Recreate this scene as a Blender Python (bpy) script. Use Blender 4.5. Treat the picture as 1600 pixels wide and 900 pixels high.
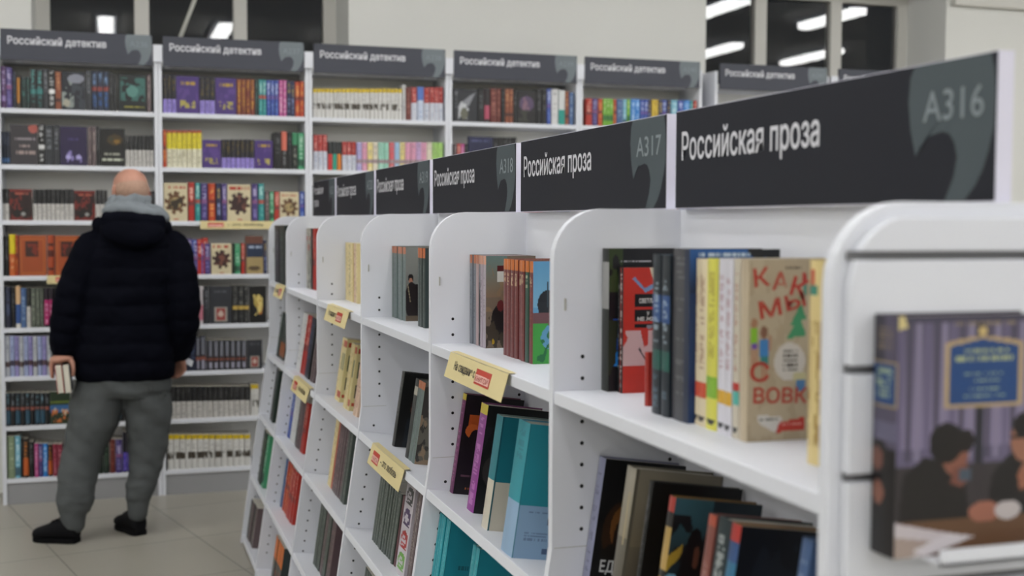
import bpy, bmesh, math, random
import numpy as np
from mathutils import Vector, Matrix

for o in list(bpy.data.objects):
    bpy.data.objects.remove(o)
SC = bpy.context.scene
COL = SC.collection
PI = math.pi

# ------------------------------------------------------------------ camera
FPX, YAW, PITCH, ROLL = 1931.7, math.radians(17.868), math.radians(3.042), math.radians(0.249)
fwd = Vector((math.sin(YAW) * math.cos(PITCH), math.cos(YAW) * math.cos(PITCH), -math.sin(PITCH)))
rgt = Vector((math.cos(YAW), -math.sin(YAW), 0))
upv = rgt.cross(fwd)
r2 = rgt * math.cos(ROLL) + upv * math.sin(ROLL)
u2 = -rgt * math.sin(ROLL) + upv * math.cos(ROLL)
cam_data = bpy.data.cameras.new('camera')
cam = bpy.data.objects.new('camera', cam_data)
COL.objects.link(cam)
cam.matrix_world = Matrix(((r2.x, u2.x, -fwd.x, 0), (r2.y, u2.y, -fwd.y, 0), (r2.z, u2.z, -fwd.z, 1.5), (0, 0, 0, 1)))
cam_data.sensor_width = 36.0
cam_data.lens = FPX / 1600 * 36
cam_data.clip_start = 0.05
cam_data.clip_end = 100
cam_data.dof.use_dof = True
cam_data.dof.focus_distance = 2.85
cam_data.dof.aperture_fstop = 3.5
SC.camera = cam

# ------------------------------------------------------------------ world, exposure, lamp power
world = bpy.data.worlds.new('night')
SC.world = world
world.use_nodes = True
world.node_tree.nodes['Background'].inputs[0].default_value = (0.010, 0.012, 0.016, 1)
world.node_tree.nodes['Background'].inputs[1].default_value = 0.6
SC.view_settings.view_transform = 'Standard'
SC.view_settings.look = 'None'
SC.view_settings.gamma = 1.0
SC.view_settings.use_curve_mapping = False
SC.view_settings.exposure = 0.0
LAMP = 19.0
LAMP_COLOR = (0.985, 0.985, 0.975)
CEIL = 3.55
LAMP_X = (-5.2, -3.9, -2.6, -1.3, -0.045, 1.12, 2.4, 3.8, 5.36, 6.65, 7.95, 9.3, 10.6)
LAMP_Y = (-10.5, -7.4, -4.3, -1.2, 1.9, 5.0)


# ------------------------------------------------------------------ helpers
def lin(c):
    if isinstance(c, str):
        c = [int(c[i:i + 2], 16) / 255 for i in (0, 2, 4)]
        c = [x / 12.92 if x <= 0.04045 else ((x + 0.055) / 1.055) ** 2.4 for x in c]
    return (c[0], c[1], c[2])


def mat(name, color=None, rough=0.5, attr=False, spec=0.5, bump=None, noise=None, metal=0.0, sheen=0.0, coat=0.0):
    m = bpy.data.materials.new(name)
    m.use_nodes = True
    nt = m.node_tree
    b = nt.nodes['Principled BSDF']
    b.inputs['Roughness'].default_value = rough
    b.inputs['Metallic'].default_value = metal
    b.inputs['Specular IOR Level'].default_value = spec
    b.inputs['Sheen Weight'].default_value = sheen
    b.inputs['Coat Weight'].default_value = coat
    if attr:
        a = nt.nodes.new('ShaderNodeAttribute')
        a.attribute_name = 'Col'
        nt.links.new(a.outputs['Color'], b.inputs['Base Color'])
    else:
        c = lin(color)
        b.inputs['Base Color'].default_value = (*c, 1)
        if noise:
            sc, amt = noise
            tc = nt.nodes.new('ShaderNodeTexCoord')
            n = nt.nodes.new('ShaderNodeTexNoise')
            n.inputs['Scale'].default_value = sc
            n.inputs['Detail'].default_value = 5
            mr = nt.nodes.new('ShaderNodeMapRange')
            mr.inputs[1].default_value = 0.3
            mr.inputs[2].default_value = 0.7
            mr.inputs[3].default_value = 1 - amt
            mr.inputs[4].default_value = 1 + amt
            mx = nt.nodes.new('ShaderNodeVectorMath')
            mx.operation = 'SCALE'
            mx.inputs[0].default_value = c
            nt.links.new(tc.outputs['Object'], n.inputs['Vector'])
            nt.links.new(n.outputs['Fac'], mr.inputs[0])
            nt.links.new(mr.outputs[0], mx.inputs['Scale'])
            nt.links.new(mx.outputs[0], b.inputs['Base Color'])
    if bump:
        sc, st, dist = bump
        tc = nt.nodes.new('ShaderNodeTexCoord')
        n = nt.nodes.new('ShaderNodeTexNoise')
        n.inputs['Scale'].default_value = sc
        n.inputs['Detail'].default_value = 4
        bp = nt.nodes.new('ShaderNodeBump')
        bp.inputs['Strength'].default_value = st
        bp.inputs['Distance'].default_value = dist
        nt.links.new(tc.outputs['Object'], n.inputs['Vector'])
        nt.links.new(n.outputs['Fac'], bp.inputs['Height'])
        nt.links.new(bp.outputs[0], b.inputs['Normal'])
    return m


class MB:
    """collects polygons, each with a flat colour and a material slot"""

    def __init__(self):
        self.v, self.f, self.c, self.m, self.s = [], [], [], [], []

    def poly(self, pts, col=(0.8, 0.8, 0.8), mi=0, smooth=False):
        n = len(self.v)
        self.v += [tuple(p) for p in pts]
        self.f.append(tuple(range(n, n + len(pts))))
        self.c.append(lin(col)); self.m.append(mi); self.s.append(smooth)

    def box(self, x0, x1, y0, y1, z0, z1, col=(0.8, 0.8, 0.8), mi=0, M=None):
        P = [(x0, y0, z0), (x1, y0, z0), (x1, y1, z0), (x0, y1, z0), (x0, y0, z1), (x1, y0, z1), (x1, y1, z1), (x0, y1, z1)]
        if M is not None:
            P = [tuple(M @ Vector(p)) for p in P]
        n = len(self.v)
        self.v += P
        for q in ((0, 3, 2, 1), (4, 5, 6, 7), (0, 1, 5, 4), (1, 2, 6, 5), (2, 3, 7, 6), (3, 0, 4, 7)):
            self.f.append(tuple(n + i for i in q)); self.c.append(lin(col)); self.m.append(mi); self.s.append(False)

    def grid(self, P, C, mi=0, smooth=True):
        """P (rows+1, cols+1, 3) points, C (rows, cols, 3) linear colours"""
        R, K = C.shape[:2]
        n = len(self.v)
        self.v += [tuple(p) for p in P.reshape(-1, 3).tolist()]
        W = K + 1
        for i in range(R):
            for j in range(K):
                a = n + i * W + j
                self.f.append((a, a + W, a + W + 1, a + 1)); self.m.append(mi); self.s.append(smooth)
        self.c += [tuple(c) for c in C.reshape(-1, 3).tolist()]

    def prism(self, outline, d, axis, col=(0.8, 0.8, 0.8), mi=0):
        """outline: 2-D points in the plane across axis ('y': (x,z)); d = (lo, hi)"""
        f = {'y': lambda p, t: (p[0], t, p[1]), 'x': lambda p, t: (t, p[0], p[1]), 'z': lambda p, t: (p[0], p[1], t)}[axis]
        A = [f(p, d[0]) for p in outline]
        B = [f(p, d[1]) for p in outline]
        n, k = len(self.v), len(outline)
        self.v += A + B
        fs = [tuple(range(n, n + k)), tuple(range(n + 2 * k - 1, n + k - 1, -1))]
        fs += [(n + i, n + k + i, n + k + (i + 1) % k, n + (i + 1) % k) for i in range(k)]
        for q in fs:
            self.f.append(q); self.c.append(lin(col)); self.m.append(mi); self.s.append(False)

    def disc(self, c, r, normal, col, n=8, mi=0):
        N = Vector(normal).normalized()
        a = N.orthogonal().normalized(); b = N.cross(a)
        self.poly([Vector(c) + (a * math.cos(2 * PI * i / n) + b * math.sin(2 * PI * i / n)) * r for i in range(n)], col, mi)

    def loft(self, rings, cap=True, mi=0, col=(0.8, 0.8, 0.8), smooth=True):
        n = len(self.v); k = len(rings[0])
        for r in rings:
            self.v += [tuple(p) for p in r]
        cl = lin(col)
        for i in range(len(rings) - 1):
            for j in range(k):
                a = n + i * k + j; b = n + i * k + (j + 1) % k
                self.f.append((a, b, b + k, a + k)); self.c.append(cl); self.m.append(mi); self.s.append(smooth)
        if cap:
            self.f.append(tuple(range(n + k - 1, n - 1, -1))); self.f.append(tuple(range(n + (len(rings) - 1) * k, n + len(rings) * k)))
            self.c += [cl, cl]; self.m += [mi, mi]; self.s += [smooth, smooth]

    def text(self, s, origin, right, up, width, cap, col, bold=0.0, lift=0.0006):
        """flat lettering: capital height = cap, stretched to width"""
        V, F, w, h = text_geo(s, bold)
        o, r, u = Vector(origin), Vector(right).normalized(), Vector(up).normalized()
        nrm = r.cross(u)
        n = len(self.v)
        self.v += [tuple(o + r * (x / w * width) + u * (y / h * cap) + nrm * lift) for x, y in V]
        for q in F:
            self.f.append(tuple(n + i for i in q)); self.c.append(lin(col)); self.m.append(0); self.s.append(False)

    def mesh(self, name, mats, fix=False):
        me = bpy.data.meshes.new(name)
        me.from_pydata(self.v, [], self.f)
        at = me.attributes.new('Col', 'FLOAT_COLOR', 'FACE')
        at.data.foreach_set('color', np.c_[np.array(self.c, dtype=np.float32).reshape(-1, 3), np.ones(len(self.c), dtype=np.float32)].ravel())
        me.polygons.foreach_set('material_index', self.m)
        me.polygons.foreach_set('use_smooth', self.s)
        for m in mats:
            me.materials.append(m)
        if fix:
            bm = bmesh.new(); bm.from_mesh(me)
            bmesh.ops.recalc_face_normals(bm, faces=bm.faces)
            bm.to_mesh(me); bm.free()
        me.update()
        return me

    def build(self, name, mats, parent=None, loc=None, rot=None, fix=False, bevel=0):
        mats = mats if isinstance(mats, (list, tuple)) else [mats]
        o = bpy.data.objects.new(name, self.mesh(name, mats, fix))
        COL.objects.link(o)
        if parent: o.parent = parent
        if loc: o.location = loc
        if rot: o.rotation_euler = rot
        if bevel:
            b = o.modifiers.new('edge', 'BEVEL')
            b.width = bevel; b.segments = 2; b.limit_method = 'ANGLE'
        return o


_tg = {}


def text_geo(s, bold):
    k = (s, bold)
    if k not in _tg:
        cu = bpy.data.curves.new('lettering', 'FONT')
        cu.body = s; cu.size = 1.0; cu.offset = bold; cu.resolution_u = 4; cu.fill_mode = 'FRONT'
        ob = bpy.data.objects.new('lettering', cu)
        COL.objects.link(ob)
        dg = bpy.context.evaluated_depsgraph_get()
        me = bpy.data.meshes.new_from_object(ob.evaluated_get(dg))
        V = np.array([v.co[:2] for v in me.vertices]); F = [tuple(p.vertices) for p in me.polygons]
        cu.body = 'Н'
        dg = bpy.context.evaluated_depsgraph_get()
        m2 = bpy.data.meshes.new_from_object(ob.evaluated_get(dg))
        h = max(v.co.y for v in m2.vertices)
        bpy.data.objects.remove(ob); bpy.data.curves.remove(cu); bpy.data.meshes.remove(me); bpy.data.meshes.remove(m2)
        V[:, 0] -= V[:, 0].min()
        _tg[k] = (V.tolist(), F, float(V[:, 0].max()), float(h))
    return _tg[k]


TEXTS = [('Российский детектив', .022), ('Российская проза', .012), ('Российская', .012), ('проза', .012), ('На свидание с', .018), ('– это любовь', .018),
         ('КНИГОЙ', .004), ('КНИГА', .004), ('СВЕТЛАНА', .02), ('У', .02), ('НЕ ЖЕН', .02), ('ЕДИ', .02)]
TEXTS += [(w, .016) for w in ('К', 'А', 'М', 'Ы', 'С', 'ВОВКОЙ')]
TEXTS += [('A%d' % k, .005) for k in range(236, 243)] + [('A%d' % k, .004) for k in range(316, 322)]
for w_, b_ in TEXTS:
    text_geo(w_, b_)


def empty(name, loc=(0, 0, 0), rot=None):
    o = bpy.data.objects.new(name, None)
    o.empty_display_size = 0.1
    COL.objects.link(o)
    o.location = loc
    if rot: o.rotation_euler = rot
    return o


def tag(o, label=None, cat=None, group=None, kind=None):
    for k, v in (('label', label), ('category', cat), ('group', group), ('kind', kind)):
        if v: o[k] = v
    return o


def struct(o):
    o['kind'] = 'structure'
    return o


ORD = ('first second third fourth fifth sixth seventh eighth ninth tenth eleventh twelfth thirteenth fourteenth fifteenth sixteenth '
       'seventeenth eighteenth nineteenth twentieth twenty-first twenty-second twenty-third twenty-fourth twenty-fifth twenty-sixth '
       'twenty-seventh twenty-eighth twenty-ninth thirtieth thirty-first thirty-second thirty-third').split()

# ------------------------------------------------------------------ materials
M_LAM = mat('white_laminate', 'd3d5dc', 0.5, spec=.3, bump=(300, 0.02, 0.001))
M_BACK = mat('lightened_back_laminate', 'ecebe6', 0.6, spec=.3)  # same white laminate, colour lightened to stand for missing light on the backs
M_PAINT = mat('wall_paint', 'cfcfcb', 0.8, noise=(1.2, 0.015), bump=(120, 0.05, 0.002))
M_CEIL = mat('ceiling_paint', 'c6c5c1', 0.9)
M_FRAME = mat('window_frame_paint', 'c6c4be', 0.5)
M_PLINTH = mat('grey_plinth', '8e8e90', 0.5)
M_SIGN = mat('sign_face', '292a30', 0.6, spec=.1)
M_SIGNF = mat('hazed_wall_sign_face', '41434c', 0.5, spec=.3)  # sign grey made lighter, distance haze put into the colour
M_SIGNW = mat('sign_edge', 'd4d2e2', 0.5)
M_MARK = mat('sign_mark', '4d5559', 0.6, spec=.1)
M_MARKF = mat('hazed_wall_sign_mark', '6d757a', 0.5, spec=.3)  # comma grey lightened along with the face for the same haze
M_LETTER = mat('sign_lettering', 'c9c9cf', 0.5)
M_NUM = mat('sign_number', '7a8388', 0.5)
M_DARK = mat('dark_hole', '0c0c0e', 0.8)
M_CARD = mat('cream_card', 'cfc08e', 0.6)
M_PRINT = mat('print', attr=True, rough=0.38)
M_PAPER = mat('page_paper', 'cdc8ba', 0.85, bump=(400, 0.3, 0.001))
M_GREY = mat('grey_plastic', 'a5a49d', 0.5)


def floor_mat():
    m = bpy.data.materials.new('floor_tiles')
    m.use_nodes = True
    nt = m.node_tree; b = nt.nodes['Principled BSDF']
    tc = nt.nodes.new('ShaderNodeTexCoord'); mp = nt.nodes.new('ShaderNodeMapping')
    mp.inputs['Rotation'].default_value = (0, 0, math.radians(-14.2))
    mp.inputs['Location'].default_value = TILE_SHIFT
    br = nt.nodes.new('ShaderNodeTexBrick')
    br.offset = 0.0; br.squash = 1.0
    br.inputs['Scale'].default_value = 1.0
    br.inputs['Brick Width'].default_value = 0.64; br.inputs['Row Height'].default_value = 0.64
    br.inputs['Mortar Size'].default_value = 0.0028; br.inputs['Mortar Smooth'].default_value = 0.3
    br.inputs['Color1'].default_value = (*lin('9a968b'), 1); br.inputs['Color2'].default_value = (*lin('9f9b90'), 1)
    br.inputs['Mortar'].default_value = (*lin('4a453d'), 1)
    n = nt.nodes.new('ShaderNodeTexNoise'); n.inputs['Scale'].default_value = 3.0; n.inputs['Detail'].default_value = 6
    mr = nt.nodes.new('ShaderNodeMapRange'); mr.inputs[3].default_value = 0.94; mr.inputs[4].default_value = 1.06
    vm = nt.nodes.new('ShaderNodeVectorMath'); vm.operation = 'SCALE'
    nt.links.new(tc.outputs['Object'], mp.inputs['Vector']); nt.links.new(mp.outputs[0], br.inputs['Vector'])
    nt.links.new(tc.outputs['Object'], n.inputs['Vector']); nt.links.new(n.outputs['Fac'], mr.inputs[0])
    nt.links.new(br.outputs['Color'], vm.inputs[0]); nt.links.new(mr.outputs[0], vm.inputs['Scale'])
    nt.links.new(vm.outputs[0], b.inputs['Base Color'])
    b.inputs['Roughness'].default_value = 0.32
    return m


def glass_mat():
    m = bpy.data.materials.new('window_glass')
    m.use_nodes = True
    nt = m.node_tree
    nt.nodes.remove(nt.nodes['Principled BSDF'])
    tr = nt.nodes.new('ShaderNodeBsdfTransparent'); gl = nt.nodes.new('ShaderNodeBsdfGlossy')
    gl.inputs['Roughness'].default_value = 0.01
    fr = nt.nodes.new('ShaderNodeFresnel'); fr.inputs['IOR'].default_value = 1.72
    mx = nt.nodes.new('ShaderNodeMixShader')
    nt.links.new(fr.outputs[0], mx.inputs[0]); nt.links.new(tr.outputs[0], mx.inputs[1]); nt.links.new(gl.outputs[0], mx.inputs[2])
    nt.links.new(mx.outputs[0], nt.nodes['Material Output'].inputs[0])
    return m


TILE_SHIFT = (0.10, 0.05, 0)
M_FLOOR = floor_mat()
M_GLASS = glass_mat()


def emit_mat(name, col, s):
    m = bpy.data.materials.new(name); m.use_nodes = True
    b = m.node_tree.nodes['Principled BSDF']
    b.inputs['Base Color'].default_value = (0.8, 0.8, 0.8, 1)
    b.inputs['Emission Color'].default_value = (*col, 1); b.inputs['Emission Strength'].default_value = s
    return m


M_TUBE = emit_mat('lamp_diffuser', LAMP_COLOR, LAMP)

# ------------------------------------------------------------------ room
RX0, RX1, RY0, RY1, RYO = -6.4, 11.8, -12.5, 7.26, 7.80
mb = MB(); mb.box(RX0 - .2, RX1 + .2, RY0 - .2, RYO, -.12, 0); struct(mb.build('floor', M_FLOOR))
mb = MB(); mb.box(RX0 - .2, RX1 + .2, RY0 - .2, RYO, CEIL, CEIL + .12); struct(mb.build('ceiling', M_CEIL))
mb = MB(); mb.box(RX0 - .2, RX0, RY0, RYO, 0, CEIL); struct(mb.build('wall_left', M_PAINT))
mb = MB(); mb.box(RX1, RX1 + .2, RY0, RYO, 0, CEIL); struct(mb.build('wall_right', M_PAINT))
mb = MB(); mb.box(RX0, RX1, RY0 - .2, RY0, 0, CEIL); struct(mb.build('wall_front', M_PAINT))
WIN = [(-.41, 1.328), (3.643, 5.468)]
WB, WT = 2.40, 3.14
mb = MB()
mb.box(RX0, RX1, RY1, RYO, 0, WB)
mb.box(RX0, RX1, RY1, RYO, WT, CEIL)
for a, b in ((RX0, WIN[0][0]), (WIN[0][1], WIN[1][0]), (WIN[1][1], RX1)):
    mb.box(a, b, RY1, RYO, WB, WT)
struct(mb.build('wall_back', M_PAINT))
for i, ((a, b), mull) in enumerate(zip(WIN, (((.134, .217), (.708, .787)), ((4.241, 4.33), (4.841, 4.927))))):
    w = struct(empty('window_%d' % (i + 1), ((a + b) / 2, 7.70, WB)))
    cx = (a + b) / 2
    mb = MB()
    fw = .075
    mb.box(a - cx, a + fw - cx, 0, .07, 0, WT - WB); mb.box(b - fw - cx, b - cx, 0, .07, 0, WT - WB)
    mb.box(a + fw - cx, b - fw - cx, 0, .07, WT - WB - fw, WT - WB); mb.box(a + fw - cx, b - fw - cx, 0, .07, 0, .045)
    for p, q in mull:
        mb.box(p - cx, q - cx, 0, .07, .045, WT - WB - fw)
    mb.build('window_frame', M_FRAME, w)
    xs = [a + fw] + [x for m_ in mull for x in m_] + [b - fw]
    for p, q in zip(xs[0::2], xs[1::2]):
        mb = MB(); mb.poly([(p - cx, .035, .045), (q - cx, .035, .045), (q - cx, .035, WT - WB - fw), (p - cx, .035, WT - WB - fw)])
        mb.build('pane', M_GLASS, w)

# ceiling lamps: long strip fixtures, a few mirrored by panes, outer rows added for sidelight
proto = None
names_y = ('added sidelight row farthest from the windows', 'second added sidelight row from the far end', 'third row from the far end', 'row behind the camera', 'row over the aisle', 'row nearest the windows')
for yi, y in enumerate(LAMP_Y):
    for xi, x in enumerate(LAMP_X):
        if proto is None:
            r = empty('ceiling_lamp')
            mb = MB(); mb.box(-.11, .11, -.63, .63, .012, .05); mb.build('lamp_body', M_LAM, r, bevel=.004)
            mb = MB()
            prof = [(-.075, .012), (-.075, -.035), (-.05, -.055), (.05, -.055), (.075, -.035), (.075, .012)]
            mb.prism(prof[::-1], (-.6, .6), 'y'); mb.build('diffuser', M_TUBE, r, fix=True)
            proto = r
        else:
            r = proto.copy(); COL.objects.link(r)
            for ch in proto.children:
                c = ch.copy(); COL.objects.link(c); c.parent = r
        r.location = (x, y + (.5 if x > 6 and y == 1.9 else 0), CEIL - .05)
        tag(r, 'white strip lamp, %s, %s from left wall' % (names_y[yi], ORD[xi]), 'lamp', 'ceiling strip lamps')

# ------------------------------------------------------------------ wall bookcases
ROWZ = {1: 2.0815, 2: 1.789, 3: 1.4992, 4: 1.2078, 5: .9347, 6: .6779, 7: .4159, 8: .1372}
YF, YB = 6.946, 7.25
X0, PW = .2374, .8071
WALL_UNITS = {236: X0 - PW, 237: X0, 238: X0 + PW, 239: X0 + 2 * PW, 240: X0 + 3 * PW, 241: 3.552, 242: 3.552 + PW + .035}


def comma(mb, x0, x1, z0, z1, put, col):
    """the big grey comma on a header sign"""
    P = [(.07, 0), (.02, .08), (0, .256), (.03, .455), (.10, .665), (.17, .585), (.26, .525), (.42, .50), (.50, .52), (.56, .585),
         (.595, .69), (.56, .83), (.46, 1), (.68, 1), (.80, .90), (.88, .79), (.94, .656), (.99, .5), (1, .30), (.985, .12), (.94, 0)]
    ring = [put(x0 + (x1 - x0) * u, z1 - (z1 - z0) * v) for u, v in P]
    c1 = (.5, .2)
    # fan of triangles over a shape that is not convex: split head and tail
    head = [0, 1, 2, 3, 4, 5, 6, 7, 8, 9, 15, 16, 17, 18, 19, 20]
    tail = [9, 10, 11, 12, 13, 14, 15]
    C = put(x0 + (x1 - x0) * c1[0], z1 - (z1 - z0) * .30)
    for i in range(len(head)):
        mb.poly([C, ring[head[i]], ring[head[(i + 1) % len(head)]]], col)
    T = put(x0 + (x1 - x0) * .72, z1 - (z1 - z0) * .80)
    for i in range(len(tail)):
        mb.poly([T, ring[tail[i]], ring[tail[(i + 1) % len(tail)]]], col)


for k, x in WALL_UNITS.items():
    r = empty('bookcase', (x, YB, 0))
    d = YF - YB
    for sx in (.0008, PW - .0198):
        mb = MB(); mb.box(sx, sx + .019, d, 0, 0, 2.44); mb.build('side_panel', M_LAM, r, bevel=.0015)
    mb = MB(); mb.box(.0195, PW - .0195, -.012, 0, .05, 2.335); mb.build('back_panel', M_BACK, r)
    mb = MB(); mb.box(.0195, PW - .0195, d + .19, -.012, 2.335, 2.353); mb.build('top_panel', M_LAM, r)
    for rz in ROWZ.values():
        mb = MB(); mb.box(.0195, PW - .0195, d + .004, -.012, rz - .024, rz); mb.build('shelf', M_LAM, r, bevel=.0015)
    mb = MB(); mb.box(.0195, PW - .0195, d + .012, d + .03, 0, ROWZ[8] - .024); tag(mb.build('kick_plate', M_PLINTH, r), 'grey kick plate')
    place = {236: 'left of the man', 237: 'behind the man', 238: 'between signs A237 and A239', 239: 'under sign A239', 240: 'under sign A240',
             241: 'in front of the right window', 242: 'farthest along the right window'}[k]
    tag(r, 'tall white wall bookcase with eight shelves, ' + place, 'bookcase', 'white bookcases along the back wall')
    # header sign
    s = empty('header_sign', (x, YF - .002, 2.327))
    a, b, H = .027, PW - .027, .16
    mb = MB(); mb.box(a, b, -.018, 0, 0, H); mb.build('board', M_SIGNF, s)
    if k not in (241,):
        mb = MB(); mb.box(-.025, .0255, -.012, 0, .022, .114); mb.build('bracket', M_LAM, s, bevel=.002)
    R, U = (1, 0, 0), (0, 0, 1)
    W_ = b - a
    mb = MB(); mb.text('Российский детектив', (a + W_ * .045, -.018, H * .52), R, U, W_ * .645, H * .25, 'ffffff', .022); mb.build('lettering', M_LETTER, s)
    mb = MB(); comma(mb, b - W_ * .185, b - .002, 0, H, lambda u, v: (u, -.0186, v), 'ffffff'); mb.build('comma_mark', M_MARKF, s, fix=False)
    mb = MB(); mb.text('A%d' % k, (b - W_ * .155, -.0192, H * .6), R, U, W_ * .125, H * .19, 'ffffff', .005); mb.build('shelf_number', M_NUM, s)
    if k < 242:
        tag(s, 'dark grey header sign reading Российский детектив with number A%d' % k, 'sign', 'dark header signs on the wall bookcases')
    else:
        tag(s, 'dark grey wall sign mostly hidden behind the top edge of sign A316', 'sign', 'dark header signs on the wall bookcases')

# cable and duct by the windows
mb = MB()
A, B = Vector((.70, 7.22, CEIL)), Vector((.345, 7.22, 2.46))
ax = (B - A).normalized(); o1 = ax.orthogonal().normalized(); o2 = ax.cross(o1)
mb.loft([[A + (B - A) * t + Vector((0.02 * math.sin(PI * t), 0, 0)) + (o1 * math.cos(q * PI / 4) + o2 * math.sin(q * PI / 4)) * .012 for q in range(8)] for t in [i / 10 for i in range(11)]])
tag(mb.build('hanging_cable', M_GREY, None, fix=True), 'pale grey cable slanting down in front of the dark left window', 'cable')
mb = MB(); mb.box(5.50, 9.55, 7.205, 7.26, 3.0, 3.055); mb.box(5.50, 9.55, 7.2, 7.205, 3.012, 3.043)
tag(mb.build('cable_trunking', M_FRAME, None, bevel=.003), 'pale horizontal cable trunking along the wall right of the windows', 'trunking')

# ------------------------------------------------------------------ aisle bookcases (double sided gondola with a slanted lower half)
YK = [1.0932 + .825 * k for k in range(6)]
YEND = 5.82
XU, SL, KINK, XC, TOP = .687, .145, .959, .923, 1.523
LEV = [1.222, .888, .606, .322, .04]
ANG = math.atan(SL)
TH = .018


def xe(z):
    return XU - SL * max(0, KINK - z)


def profile(inset=0.0):
    R = .085
    L = [(xe(0) + inset, 0), (XU + inset, KINK), (XU + inset, TOP - R)]
    for i in range(1, 9):
        t = PI / 2 * i / 8
        L.append((XU + R - (R - inset) * math.cos(t), TOP - R + (R - inset) * math.sin(t)))
    return L + [(2 * XC - p[0], p[1]) for p in L[::-1]]


def side_panel(y, parent, holes=True):
    mb = MB()
    mb.prism(profile(), (y - TH / 2, y + TH / 2), 'y')
    yy = y - TH / 2 - .0004
    if holes:
        z = 1.278
        while z > .985:
            if not (1.19 < z < 1.225):
                mb.disc((.739, yy, z), .0036, (0, -1, 0), '0c0c0e', mi=1)
                mb.disc((.90, yy, z), .0036, (0, -1, 0), '0c0c0e', mi=1)
            z -= .0362
        z = .902
        while z > .08:
            mb.disc((.722 - (.902 - z) * .155, yy, z), .0036, (0, -1, 0), '0c0c0e', mi=1)
            z -= .0362
        mb.box(.691, .76, yy, yy + .0003, KINK - .0006, KINK + .0006, '8a8a8c', mi=2)
    o = mb.build('side_panel', [M_LAM, M_DARK, M_GREY], parent, fix=True, bevel=.002)
    if holes:
        mb = MB(); mb.box(.706, .7085, yy - .003, yy + .0004, 1.355, 1.375, '9a9a9c')
        mb.build('shelf_clip', M_GREY, o)
    return o


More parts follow.
